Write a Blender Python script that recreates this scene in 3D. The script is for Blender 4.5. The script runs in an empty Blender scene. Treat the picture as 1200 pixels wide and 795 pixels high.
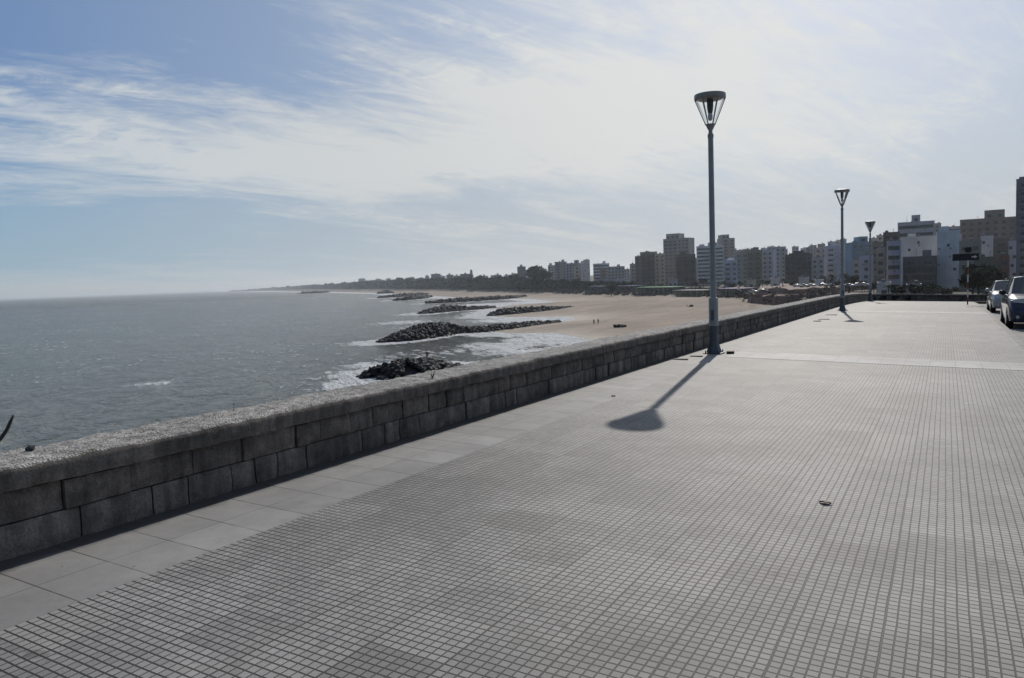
import bpy, bmesh, math, random
import numpy as np
from mathutils import Vector, Matrix, noise as mnoise

random.seed(7)
S = bpy.context.scene
COL = S.collection
rad = math.radians

# ------------------------------------------------------------------ camera
F_PX, YAW, PITCH, ROLL = 881.4, .5243, .079, -.0379
CAM = np.array([0, 0, 1.7])
def cam_basis():
    y, p, r = YAW, PITCH, ROLL
    fw = np.array([-math.sin(y)*math.cos(p), math.cos(y)*math.cos(p), -math.sin(p)])
    rt = np.array([math.cos(y), math.sin(y), 0.0]); up = np.cross(rt, fw)
    return rt*math.cos(r)+up*math.sin(r), up*math.cos(r)-rt*math.sin(r), fw
RT, UP, FW = cam_basis()
cd = bpy.data.cameras.new('camera'); cam = bpy.data.objects.new('camera', cd); COL.objects.link(cam)
cd.sensor_width = 36; cd.lens = 36*F_PX/1200; cd.clip_start = .05; cd.clip_end = 80000
cam.matrix_world = Matrix(((RT[0], UP[0], -FW[0], 0), (RT[1], UP[1], -FW[1], 0), (RT[2], UP[2], -FW[2], 1.7), (0, 0, 0, 1)))
S.camera = cam

def ray(x, y): return FW*F_PX+RT*(x-600)-UP*(y-397.5)
def onz(x, y, z):                       # survey: a bearing met with a level
    d = ray(x, y); return CAM+d*(z-1.7)/d[2]
def at(x, y, d): return CAM+ray(x, y)*(d/F_PX)
SEA = -14.5

def g(x, y):                            # surface of the promenade: falls away and drains to the street
    x = min(max(x, -8), 14)
    return -.0115*y-.028*x-(.28*((y-38)/22)**2 if y > 38 else 0)

# ------------------------------------------------------------------ tagging
def tag(o, label=None, cat=None, group=None, kind=None):
    if label: o['label'] = label
    if cat: o['category'] = cat
    if group: o['group'] = group
    if kind: o['kind'] = kind
    return o
def empty(name, loc, rz=0, **k):
    o = bpy.data.objects.new(name, None); COL.objects.link(o); o.location = loc; o.rotation_euler = (0, 0, rz)
    o.empty_display_size = .2
    return tag(o, **k)
def copy_tree(o, parent=None):
    c = o.copy(); COL.objects.link(c)
    if parent: c.parent = parent
    for ch in list(o.children): copy_tree(ch, c)
    return c

class MB:
    def __init__(s): s.v = []; s.f = []; s.m = []
    def add(s, vs, fs, mi=0):
        b = len(s.v); s.v += [tuple(map(float, p)) for p in vs]
        for f in fs: s.f.append(tuple(b+i for i in f)); s.m.append(mi)
    def box(s, x0, x1, y0, y1, z0, z1, mi=0, mat=None):
        vs = [(x, y, z) for z in (z0, z1) for y in (y0, y1) for x in (x0, x1)]
        if mat is not None: vs = [mat @ Vector(v) for v in vs]
        s.add(vs, [(0, 2, 3, 1), (4, 5, 7, 6), (0, 1, 5, 4), (2, 6, 7, 3), (0, 4, 6, 2), (1, 3, 7, 5)], mi)
    def tube(s, pts, rs, n=10, mi=0, cap=True):
        pts = [Vector(p) for p in pts]; base = len(s.v)
        for i, p in enumerate(pts):
            d = (pts[min(i+1, len(pts)-1)]-pts[max(i-1, 0)]).normalized()
            a = d.orthogonal().normalized() if abs(d.z) < .999 else Vector((1, 0, 0))
            if abs(d.z) < .999: a = (Vector((0, 0, 1)).cross(d)).normalized()
            b = d.cross(a)
            r = rs[i] if isinstance(rs, (list, tuple)) else rs
            for k in range(n):
                t = 2*math.pi*k/n; s.v.append(tuple(p+(a*math.cos(t)+b*math.sin(t))*r))
        for i in range(len(pts)-1):
            for k in range(n):
                k2 = (k+1) % n
                s.f.append((base+i*n+k, base+i*n+k2, base+(i+1)*n+k2, base+(i+1)*n+k)); s.m.append(mi)
        if cap:
            s.f.append(tuple(base+k for k in range(n))[::-1]); s.m.append(mi)
            e = base+(len(pts)-1)*n; s.f.append(tuple(e+k for k in range(n))); s.m.append(mi)
    def lathe(s, prof, n=24, mi=0, c=(0, 0)):
        s.tube([(c[0], c[1], z) for r, z in prof], [r for r, z in prof], n, mi)
    def build(s, name, mats, parent=None, smooth=False, bevel=0, loc=None):
        me = bpy.data.meshes.new(name); me.from_pydata(s.v, [], s.f)
        if not isinstance(mats, (list, tuple)): mats = [mats]
        for m in mats: me.materials.append(m)
        me.polygons.foreach_set('material_index', s.m)
        bm = bmesh.new(); bm.from_mesh(me); bmesh.ops.recalc_face_normals(bm, faces=bm.faces)
        if bevel: bmesh.ops.bevel(bm, geom=bm.edges[:], offset=bevel, segments=2, affect='EDGES', profile=.6)
        bm.to_mesh(me); bm.free()
        if smooth:
            me.polygons.foreach_set('use_smooth', [True]*len(me.polygons))
            me.set_sharp_from_angle(angle=rad(smooth if smooth is not True else 40))
        o = bpy.data.objects.new(name, me); COL.objects.link(o)
        if parent: o.parent = parent
        if loc is not None: o.location = loc
        return o

# ------------------------------------------------------------------ materials
class NT:
    def __init__(s, name, world=False):
        if world: s.t = name; return
        s.mat = bpy.data.materials.new(name); s.mat.use_nodes = True; s.t = s.mat.node_tree
        s.b = s.t.nodes['Principled BSDF']; s.out = s.t.nodes['Material Output']
    def n(s, typ, ins=None, **k):
        nd = s.t.nodes.new(typ)
        for a, v in k.items(): setattr(nd, a, v)
        for a, v in (ins or {}).items(): s.put(nd.inputs[a], v)
        return nd
    def put(s, sock, v):
        if isinstance(v, bpy.types.NodeSocket): s.t.links.new(v, sock)
        elif isinstance(v, bpy.types.Node): s.t.links.new(v.outputs[0], sock)
        else: sock.default_value = v
    def m(s, op, a, b=None, c=None, clamp=False):
        nd = s.t.nodes.new('ShaderNodeMath'); nd.operation = op; nd.use_clamp = clamp
        s.put(nd.inputs[0], a)
        if b is not None: s.put(nd.inputs[1], b)
        if c is not None: s.put(nd.inputs[2], c)
        return nd.outputs[0]
    def noise(s, vec, scale, detail=4, rough=.55, dist=0, col=False):
        nd = s.n('ShaderNodeTexNoise', {'Vector': vec, 'Scale': scale, 'Detail': detail, 'Roughness': rough, 'Distortion': dist})
        return nd.outputs['Color' if col else 'Fac']
    def ramp(s, f, a, b, lo=0., hi=1., smooth=True):
        nd = s.t.nodes.new('ShaderNodeMapRange'); nd.interpolation_type = 'SMOOTHSTEP' if smooth else 'LINEAR'
        for i, v in enumerate((f, a, b, lo, hi)): s.put(nd.inputs[i], v)
        return nd.outputs[0]
    def mix(s, f, a, b, blend='MIX'):
        nd = s.t.nodes.new('ShaderNodeMix'); nd.data_type = 'RGBA'; nd.blend_type = blend
        s.put(nd.inputs[0], f)
        for i, v in ((6, a), (7, b)): s.put(nd.inputs[i], tuple(v)+(1,) if isinstance(v, (tuple, list)) and len(v) == 3 else v)
        return nd.outputs[2]
    def xyz(s, vec):
        nd = s.n('ShaderNodeSeparateXYZ', {0: vec}); return nd.outputs
    def comb(s, x, y, z=0.):
        return s.n('ShaderNodeCombineXYZ', {0: x, 1: y, 2: z}).outputs[0]
    def pos(s): return s.n('ShaderNodeNewGeometry').outputs['Position']
    def obj(s): return s.n('ShaderNodeTexCoord').outputs['Object']
    def bump(s, h, strength=.5, dist=.01, normal=None):
        nd = s.n('ShaderNodeBump', {'Height': h, 'Strength': strength, 'Distance': dist})
        if normal is not None: s.put(nd.inputs['Normal'], normal)
        return nd.outputs[0]

def simple(name, col, rough=.6, var=.15, scale=3., metal=0., bumps=0., coat=0., world=False, spec=.5, objvar=0.):
    t = NT(name); p = t.pos() if world else t.obj()
    n = t.noise(p, scale, 5, .6)
    f = t.ramp(n, .3, .7, 1-var, 1+var, False)
    if objvar:
        oi = t.n('ShaderNodeObjectInfo').outputs['Random']
        f = t.m('MULTIPLY', f, t.m('MULTIPLY_ADD', oi, 2*objvar, 1-objvar))
    c = t.mix(1., tuple(col), f, 'MULTIPLY')
    t.put(t.b.inputs['Base Color'], c)
    t.b.inputs['Roughness'].default_value = rough; t.b.inputs['Metallic'].default_value = metal
    t.b.inputs['Specular IOR Level'].default_value = spec
    if coat: t.b.inputs['Coat Weight'].default_value = coat; t.b.inputs['Coat Roughness'].default_value = .04
    if bumps: t.put(t.b.inputs['Normal'], t.bump(t.noise(p, scale*8, 6, .65), bumps, .01))
    return t.mat
def glass_dark(name, col=(.02, .025, .03), rough=.08):
    t = NT(name); t.b.inputs['Base Color'].default_value = tuple(col)+(1,); t.b.inputs['Roughness'].default_value = rough
    t.b.inputs['Specular IOR Level'].default_value = .8
    n = t.noise(t.obj(), .7, 2); t.put(t.b.inputs['Normal'], t.bump(n, .15, .02))
    return t.mat

T = .4142; J0 = 2.1748; XM = -3.97
def tile_grid(t, period, w, x, y, ox, oy):
    u = t.m('DIVIDE', t.m('SUBTRACT', x, ox), period); v = t.m('DIVIDE', t.m('SUBTRACT', y, oy), period)
    def groove(a, w):
        d = t.m('ABSOLUTE', t.m('SUBTRACT', t.m('FRACT', t.m('ADD', a, .5)), .5))      # 0 on a joint line
        return t.ramp(d, w*.55, w*1.25, 1., 0.)
    return u, v, groove(u, w), groove(v, w)

def mat_mosaic():
    t = NT('mosaic_paving'); p = t.pos()
    wob = t.noise(p, 2.2, 2, col=True)
    pw = t.n('ShaderNodeVectorMath', {0: p, 1: t.n('ShaderNodeVectorMath', {0: wob, 'Scale': .010}, operation='SCALE').outputs[0]}, operation='ADD').outputs[0]
    x, y, z = t.xyz(pw)
    c = T/8
    u, v, gu, _a = tile_grid(t, c, .072, x, y, XM, J0); _b, _c, _d, gv = tile_grid(t, c, .105, x, y, XM, J0)
    U, V, GU, GV = tile_grid(t, T, .0140, x, y, XM, J0)
    minor = t.m('MAXIMUM', t.m('MULTIPLY', gu, 1.), gv)
    major = t.m('MAXIMUM', GU, t.m('MULTIPLY', GV, .9))
    gr = t.m('MAXIMUM', minor, major)
    # tone per cell, per tile, per patch
    cell = t.n('ShaderNodeTexWhiteNoise', {0: t.comb(t.m('FLOOR', u), t.m('FLOOR', v))}, noise_dimensions='2D').outputs[0]
    tile = t.n('ShaderNodeTexWhiteNoise', {0: t.comb(t.m('FLOOR', U), t.m('FLOOR', V))}, noise_dimensions='2D').outputs[0]
    big = t.noise(p, .28, 5, .6); mid = t.noise(p, 1.7, 5, .65); fine = t.noise(p, 160, 3, .7)
    patch = t.n('ShaderNodeTexWhiteNoise', {0: t.comb(t.m('FLOOR', t.m('DIVIDE', U, 3.)), t.m('FLOOR', t.m('DIVIDE', V, 4.)))}, noise_dimensions='2D').outputs[0]
    f = t.m('MULTIPLY_ADD', cell, .26, .87)
    f = t.m('MULTIPLY', f, t.m('MULTIPLY_ADD', tile, .26, .87))
    f = t.m('MULTIPLY', f, t.m('MULTIPLY_ADD', patch, .07, .965))
    f = t.m('MULTIPLY', f, t.ramp(big, .3, .7, .80, 1.17))
    f = t.m('MULTIPLY', f, t.ramp(mid, .25, .75, .82, 1.14))
    f = t.m('MULTIPLY', f, t.ramp(fine, .3, .7, .8, 1.15))
    col = t.mix(1., (.220, .210, .196), f, 'MULTIPLY')
    col = t.mix(t.m('MULTIPLY', t.ramp(mid, .55, .8), .5), col, (.24, .23, .21))
    odd = t.n('ShaderNodeTexWhiteNoise', {0: t.comb(t.m('ADD', t.m('FLOOR', U), 31.), t.m('ADD', t.m('FLOOR', V), 7.))}, noise_dimensions='2D').outputs[0]
    col = t.mix(t.m('MULTIPLY', t.m('GREATER_THAN', odd, .955), .35), col, (.33, .31, .28)); col = t.mix(t.m('MULTIPLY', t.m('LESS_THAN', odd, .05), .35), col, (.12, .112, .10))
    gum = t.n('ShaderNodeTexVoronoi', {'Vector': p, 'Scale': 1.7, 'Randomness': 1.}).outputs['Distance']
    col = t.mix(t.m('MULTIPLY', t.ramp(gum, .025, .045, 1., 0.), .6), col, (.07, .065, .06))
    stain = t.ramp(t.noise(p, 5.5, 3, .5), .66, .73)
    col = t.mix(t.m('MULTIPLY', stain, .45), col, (.06, .055, .05))
    moss = t.ramp(t.noise(p, .9, 3), .45, .7)
    gcol = t.mix(moss, (.014, .013, .012), (.030, .027, .019))
    col = t.mix(t.m('MULTIPLY', gr, .97), col, gcol)
    t.put(t.b.inputs['Base Color'], col)
    t.b.inputs['Roughness'].default_value = .69; t.b.inputs['Specular IOR Level'].default_value = .37
    hgt = t.m('ADD', t.m('MULTIPLY', gr, -1.), t.m('MULTIPLY', fine, .12))
    t.put(t.b.inputs['Normal'], t.bump(hgt, .7, .003))
    return t.mat
def mat_slab(name, col, ox, oy, px=T, brow=1.):
    t = NT(name); p = t.pos(); x, y, z = t.xyz(p)
    U, V, GU, GV = tile_grid(t, px, .013, x, y, ox, oy)
    tile = t.n('ShaderNodeTexWhiteNoise', {0: t.comb(t.m('FLOOR', U), t.m('FLOOR', V))}, noise_dimensions='2D').outputs[0]
    big = t.noise(p, .6, 5, .6); mid = t.noise(p, 4, 6, .7); fine = t.noise(p, 220, 3, .7)
    f = t.m('MULTIPLY_ADD', tile, .16, .92)
    f = t.m('MULTIPLY', f, t.ramp(big, .3, .7, .86, 1.12)); f = t.m('MULTIPLY', f, t.ramp(mid, .3, .7, .9, 1.08))
    f = t.m('MULTIPLY', f, t.ramp(fine, .3, .7, .88, 1.1))
    c = t.mix(1., col, f, 'MULTIPLY')
    spot = t.ramp(t.noise(p, 16, 2), .73, .78); c = t.mix(t.m('MULTIPLY', spot, .6), c, (.06, .055, .05))
    run = t.ramp(t.noise(p, 1.6, 6, .7, .8), .52, .72); c = t.mix(t.m('MULTIPLY', run, .4), c, (.10, .092, .08))
    gr = t.m('MAXIMUM', t.m('MULTIPLY', GU, .6), GV)
    gr = t.m('MULTIPLY', gr, t.ramp(t.noise(p, 3, 3), .3, .55, .45, 1.))
    c = t.mix(t.m('MULTIPLY', gr, .85), c, (.06, .053, .045))
    t.put(t.b.inputs['Base Color'], c)
    if name == 'smooth_slab':      # wall's shadow deepened in the slab colour along its foot, with some dirt
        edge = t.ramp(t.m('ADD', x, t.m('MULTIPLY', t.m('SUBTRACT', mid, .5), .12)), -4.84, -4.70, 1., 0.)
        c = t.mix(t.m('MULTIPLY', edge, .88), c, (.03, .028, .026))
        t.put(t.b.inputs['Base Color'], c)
    t.b.inputs['Roughness'].default_value = .73; t.b.inputs['Specular IOR Level'].default_value = .33
    t.put(t.b.inputs['Normal'], t.bump(t.m('ADD', t.m('MULTIPLY', gr, -1.), t.m('MULTIPLY', mid, .5)), .5, .003))
    return t.mat
def mat_stone(name, col, col2, crust=False):
    t = NT(name); p = t.pos()
    big = t.noise(p, 1.3, 5, .6); mid = t.noise(p, 9, 6, .7, .3); fine = t.noise(p, 70, 5, .75)
    x, y, z = t.xyz(p)
    streak = t.noise(t.comb(t.m('MULTIPLY', x, 9.), t.m('MULTIPLY', y, 9.), t.m('MULTIPLY', z, 1.2)), 1., 5, .65)
    c = t.mix(t.ramp(big, .35, .65), col, col2)
    c = t.mix(1., c, t.ramp(mid, .25, .75, .68, 1.3), 'MULTIPLY')
    c = t.mix(1., c, t.ramp(streak, .35, .65, .72, 1.2), 'MULTIPLY')
    c = t.mix(1., c, t.ramp(fine, .3, .7, .7, 1.25), 'MULTIPLY')
    if crust:
        vo = t.n('ShaderNodeTexVoronoi', {'Vector': p, 'Scale': 62., 'Randomness': 1.})
        d = vo.outputs['Distance']
        c = t.mix(1., c, t.ramp(d, .1, .75, 1.12, .74), 'MULTIPLY')
        pit = t.ramp(t.noise(p, 26, 4, .7), .56, .64); c = t.mix(t.m('MULTIPLY', pit, .5), c, (.08, .072, .064))
        lich = t.ramp(t.noise(p, 5, 4, .6), .6, .7); c = t.mix(t.m('MULTIPLY', lich, .35), c, (.16, .14, .07))
        h = t.m('ADD', t.m('MULTIPLY', d, -1.), t.m('ADD', t.m('MULTIPLY', fine, .6), t.m('MULTIPLY', pit, -.8)))
        t.put(t.b.inputs['Normal'], t.bump(h, .9, .012))
    else:
        damp = t.ramp(t.noise(p, 2.1, 4, .6), .55, .72); c = t.mix(t.m('MULTIPLY', damp, .5), c, (.035, .032, .028))
        t.put(t.b.inputs['Normal'], t.bump(t.m('ADD', fine, t.m('MULTIPLY', mid, 1.4)), .8, .009))
    if name == 'rough_wall_block':
        isl = t.n('ShaderNodeNewGeometry').outputs['Random Per Island']
        c = t.mix(1., c, t.m('MULTIPLY_ADD', isl, .4, .8), 'MULTIPLY')
    t.put(t.b.inputs['Base Color'], c); t.b.inputs['Roughness'].default_value = .88; t.b.inputs['Specular IOR Level'].default_value = .25
    return t.mat

def mat_sea():
    t = NT('sea_water'); p = t.pos(); x, y, z = t.xyz(p)
    dist = t.n('ShaderNodeVectorMath', {0: p}, operation='LENGTH').outputs['Value']
    # waves run toward the shore: crest lines roughly across the bay
    ang = rad(-38)
    rx = t.m('ADD', t.m('MULTIPLY', x, math.cos(ang)), t.m('MULTIPLY', y, math.sin(ang)))
    ry = t.m('SUBTRACT', t.m('MULTIPLY', y, math.cos(ang)), t.m('MULTIPLY', x, math.sin(ang)))
    def wv(sx, sy, det=3, ro=.55, ds=.4): return t.noise(t.comb(t.m('MULTIPLY', rx, sx), t.m('MULTIPLY', ry, sy)), 1., det, ro, ds)
    swell = wv(.035, .10, 2); chop = wv(.16, .34, 4, .6); small = wv(.7, 1.2, 4, .65); rip = wv(3.0, 4.5, 3, .6)
    a = t.n('ShaderNodeAttribute', attribute_name='foam').outputs['Fac']
    sh = t.n('ShaderNodeAttribute', attribute_name='shallow').outputs['Fac']
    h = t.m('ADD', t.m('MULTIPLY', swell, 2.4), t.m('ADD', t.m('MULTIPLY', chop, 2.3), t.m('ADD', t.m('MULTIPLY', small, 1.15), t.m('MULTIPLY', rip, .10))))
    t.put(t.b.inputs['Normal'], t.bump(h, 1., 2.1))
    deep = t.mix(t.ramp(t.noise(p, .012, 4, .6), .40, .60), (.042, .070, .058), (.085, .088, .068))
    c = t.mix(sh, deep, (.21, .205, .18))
    c = t.mix(t.ramp(t.m('ADD', t.m('MULTIPLY', chop, .55), t.m('MULTIPLY', small, .45)), .46, .56), c, t.mix(.9, c, (.016, .028, .029)))  # light and dark of the waves painted into the water colour
    c = t.mix(t.ramp(swell, .38, .62, .55, 0.), c, t.mix(.6, c, (.02, .034, .036)))  # swell troughs shaded in the colour as well
    # foam: whitecaps plus surf
    cap = t.m('MULTIPLY', t.ramp(chop, .55, .64), t.ramp(wv(.5, 1.3, 5, .75), .47, .58))
    cap = t.m('MULTIPLY', cap, t.ramp(wv(.012, .02, 3), .42, .60, .05, .75))
    sn = t.m('ADD', t.m('MULTIPLY', wv(.09, .30, 6, .7, .8), .7), t.m('MULTIPLY', t.noise(p, .45, 6, .75, .5), .55))
    thr = t.m('SUBTRACT', .86, t.m('MULTIPLY', a, .80))
    surf = t.ramp(sn, thr, t.m('ADD', thr, .13))
    foam = t.m('MINIMUM', t.m('ADD', cap, surf), 1.)
    c = t.mix(foam, c, (.70, .72, .72))
    t.put(t.b.inputs['Base Color'], c)
    t.put(t.b.inputs['Roughness'], t.m('MAXIMUM', t.m('MULTIPLY', foam, .8), t.ramp(dist, 60., 1500., .12, .30, False)))
    t.b.inputs['IOR'].default_value = 1.333
    return t.mat
def mat_land():
    t = NT('shore_ground'); p = t.pos(); x, y, z = t.xyz(p)
    a = t.n('ShaderNodeAttribute', attribute_name='inland').outputs['Fac']
    wet = t.n('ShaderNodeAttribute', attribute_name='wet').outputs['Fac']
    n1 = t.noise(p, .02, 6, .6); n2 = t.noise(p, .25, 6, .7)
    st = t.noise(t.comb(t.m('MULTIPLY', x, .09), t.m('MULTIPLY', y, .02)), 1., 5, .65, .6)
    sand = t.mix(t.ramp(n1, .35, .65), (.28, .222, .17), (.215, .172, .133))
    sand = t.mix(1., sand, t.ramp(n2, .3, .7, .86, 1.12), 'MULTIPLY'); sand = t.mix(1., sand, t.ramp(st, .35, .65, .84, 1.1), 'MULTIPLY')
    trk = t.ramp(t.noise(p, 1.1, 4, .75), .56, .70); sand = t.mix(t.m('MULTIPLY', trk, .35), sand, (.15, .12, .095))
    weed = t.m('MULTIPLY', t.ramp(t.noise(p, .06, 5, .7, .5), .56, .62), t.ramp(t.noise(p, .5, 4, .7), .5, .62)); sand = t.mix(t.m('MULTIPLY', weed, .5), sand, (.10, .08, .06))
    sand = t.mix(t.m('MULTIPLY', wet, .75), sand, (.15, .115, .085))
    scrub = t.mix(t.ramp(t.noise(p, .12, 6, .7), .4, .6), (.075, .05, .038), (.05, .055, .03))
    scrub = t.mix(t.ramp(t.noise(p, .035, 4, .6), .5, .64), scrub, (.15, .12, .09))
    f = t.ramp(t.m('ADD', a, t.m('MULTIPLY', t.m('SUBTRACT', n2, .5), .5)), .35, .6)
    t.put(t.b.inputs['Base Color'], t.mix(f, sand, scrub))
    t.put(t.b.inputs['Roughness'], t.m('MULTIPLY_ADD', wet, -.45, .95)); t.b.inputs['Specular IOR Level'].default_value = .25
    t.put(t.b.inputs['Normal'], t.bump(n2, .5, .8))
    return t.mat
def mat_leaf(name, a, b):
    t = NT(name); isl = t.n('ShaderNodeNewGeometry').outputs['Random Per Island']
    oi = t.n('ShaderNodeObjectInfo').outputs['Random']
    c = t.mix(isl, a, b); c = t.mix(1., c, t.m('MULTIPLY_ADD', oi, .5, .75), 'MULTIPLY')
    t.put(t.b.inputs['Base Color'], c); t.b.inputs['Roughness'].default_value = .75; t.b.inputs['Specular IOR Level'].default_value = .2
    return t.mat

M = {}
M['mosaic'] = mat_mosaic()
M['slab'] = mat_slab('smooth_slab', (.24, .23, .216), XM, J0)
M['band'] = mat_slab('pale_band_slab', (.34, .327, .306), XM, 15.62, T)
M['kerb'] = mat_slab('kerb_granite', (.15, .145, .135), 1.2, 0, 1.0)
M['block'] = mat_stone('rough_wall_block', (.20, .168, .140), (.14, .119, .101))
M['mortar'] = mat_stone('wall_mortar', (.045, .039, .033), (.03, .027, .023))
M['coping'] = mat_stone('pebbly_coping', (.42, .395, .36), (.34, .325, .30), True)
M['sea'] = mat_sea(); M['land'] = mat_land()
t_ = M['asphalt'] = simple('worn_street', (.24, .225, .20), .9, .25, 1.2, bumps=.3, world=True)
M['lamp_metal'] = simple('grey_green_lamp_paint', (.30, .30, .29), .42, .12, 4, spec=.5)
M['lamp_dark'] = simple('dark_lamp_paint', (.095, .10, .11), .5, .25, 7)
M['rust'] = simple('rusty_steel', (.07, .045, .03), .8, .3, 20, bumps=.3)
M['rock'] = simple('wet_breakwater_rock', (.028, .027, .026), .75, .6, .35, bumps=.5, world=True, spec=.35)
M['trunk'] = simple('tree_bark', (.06, .045, .035), .9, .3, 2)
M['leaf'] = mat_leaf('dark_foliage', (.036, .042, .026), (.095, .10, .055))
M['leaf2'] = mat_leaf('brown_foliage', (.07, .052, .04), (.14, .105, .07))
M['palm'] = mat_leaf('palm_foliage', (.03, .038, .02), (.075, .08, .04))
M['wglass'] = glass_dark('window_glass', (.03, .037, .045), .12)
M['carglass'] = glass_dark('car_glass', (.015, .02, .022), .04)
M['rubber'] = simple('tyre_rubber', (.018, .018, .018), .85, .1, 10)
M['alloy'] = simple('wheel_alloy', (.45, .45, .46), .3, .05, 10, metal=.9)
M['blackp'] = simple('black_plastic', (.02, .02, .022), .5, .1, 20)
M['chrome'] = simple('bright_trim', (.6, .6, .6), .2, .05, 5, metal=1.)
M['plate'] = simple('licence_plate', (.35, .35, .35), .4, .1, 30)
M['signdark'] = simple('dark_sign_plate', (.016, .018, .022), .45, .2, 6)
M['signwhite'] = simple('white_sign_paint', (.62, .62, .6), .5, .1, 6)
M['signred'] = simple('faded_red_paint', (.25, .06, .05), .55, .1, 6)
M['skin'] = simple('skin', (.35, .2, .14), .6, .1, 6)
M['leafdry'] = simple('dry_leaf', (.16, .09, .05), .7, .3, 60)
M['weed'] = simple('dry_weed', (.07, .06, .03), .8, .3, 60)
M['twig'] = simple('dark_twig', (.022, .022, .014), .7, .3, 40, bumps=.4)

# ------------------------------------------------------------------ land and sea
coast_px = [(700, 404), (684, 397), (650, 391), (592, 391), (570, 388), (600, 383), (640, 378.5), (673, 375), (669, 371.5), (600, 372), (574, 371),
            (588, 364), (577, 361), (600, 357.5), (651, 354), (620, 350.5), (560, 351), (522, 348), (480, 346), (452, 343.8), (380, 342.3), (300, 341.4), (262, 341.2)]
coast = [(-22, -400), (-22, 30), (-34, 90), (-62, 140)]+[tuple(onz(x, y, SEA)[:2]) for x, y in coast_px]
inl_px = [(905, 354), (860, 350.5), (790, 347.5), (700, 345.3), (620, 343.2), (560, 342), (480, 341.2), (400, 340.8), (310, 340.9)]
inland = [(20, -400), (20, 60), (30, 95), (12, 150), (-20, 230)]+[tuple(onz(x, y, -12.7)[:2]) for x, y in inl_px]
coast = np.array(coast); inland = np.array(inland)
def seg_dist(P, L):
    best = np.full(len(P), 1e9)
    for a, b in zip(L[:-1], L[1:]):
        ab = b-a; t = np.clip(((P-a)@ab)/(ab@ab), 0, 1)
        best = np.minimum(best, np.hypot(*(P-(a+t[:, None]*ab)).T))
    return best
def inside(P, poly):
    x, y = P[:, 0], P[:, 1]; c = np.zeros(len(P), bool); n = len(poly)
    for i in range(n):
        x0, y0 = poly[i]; x1, y1 = poly[(i+1) % n]
        if y0 == y1: continue
        k = ((y0 > y) != (y1 > y)) & (x < (x1-x0)*(y-y0)/(y1-y0)+x0); c ^= k
    return c
big = [(-20000, 40000), (60000, 40000), (60000, -400)]
coast_poly = [tuple(p) for p in coast]+big; inl_poly = [tuple(p) for p in inland]+big
def sdist(P, L, poly):
    d = seg_dist(P, L); return np.where(inside(P, poly), d, -d)
def sstep(a, b, x):
    t = np.clip((x-a)/(b-a), 0, 1); return t*t*(3-2*t)
def terrain(P):
    s1 = sdist(P, coast, coast_poly); s2 = sdist(P, inland, inl_poly)
    h = np.where(s1 > 0, SEA+np.minimum(s1*.022, 2.0), SEA+np.maximum(s1*.06, -4))
    h = h+sstep(0, 10, s2)*3.0+np.clip(s2*.010, 0, 5)
    far = np.hypot(P[:, 0], P[:, 1])
    h = h+sstep(30, 400, s2)*sstep(1200, 3000, far)*10
    # headland that carries the promenade
    dx = np.maximum(-5.2-P[:, 0], 0); dy = np.maximum(P[:, 1]-68, 0); d = np.hypot(dx, dy)
    gg = -.0115*np.clip(P[:, 1], -50, 70)-.35-.25-.5*sstep(38, 66, P[:, 1])
    h = np.maximum(h, np.where(d < 1, gg, gg-(d-1)*.55))
    return h, s1, s2
def tz(x, y): return float(terrain(np.array([[x, y]]))[0][0])

def polar(a0, a1, na, r0, r1, nr):
    A = np.radians(np.linspace(a0, a1, na)); R = np.geomspace(r0, r1, nr)
    rr, aa = np.meshgrid(R, A, indexing='ij')
    P = np.stack([-np.sin(aa)*rr, np.cos(aa)*rr], -1).reshape(-1, 2)
    idx = np.arange(nr*na).reshape(nr, na)
    q = np.stack([idx[:-1, :-1], idx[:-1, 1:], idx[1:, 1:], idx[1:, :-1]], -1).reshape(-1, 4)[:, ::-1]
    return P, q
def sheet(name, V, Q, mat, attrs, kind='structure'):
    me = bpy.data.meshes.new(name); me.from_pydata(V.tolist(), [], Q.tolist()); me.materials.append(mat)
    for k, a in attrs.items():
        at_ = me.attributes.new(k, 'FLOAT', 'POINT'); at_.data.foreach_set('value', a.astype(np.float32))
    me.polygons.foreach_set('use_smooth', [True]*len(me.polygons))
    o = bpy.data.objects.new(name, me); COL.objects.link(o); o['kind'] = kind
    return o

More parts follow.
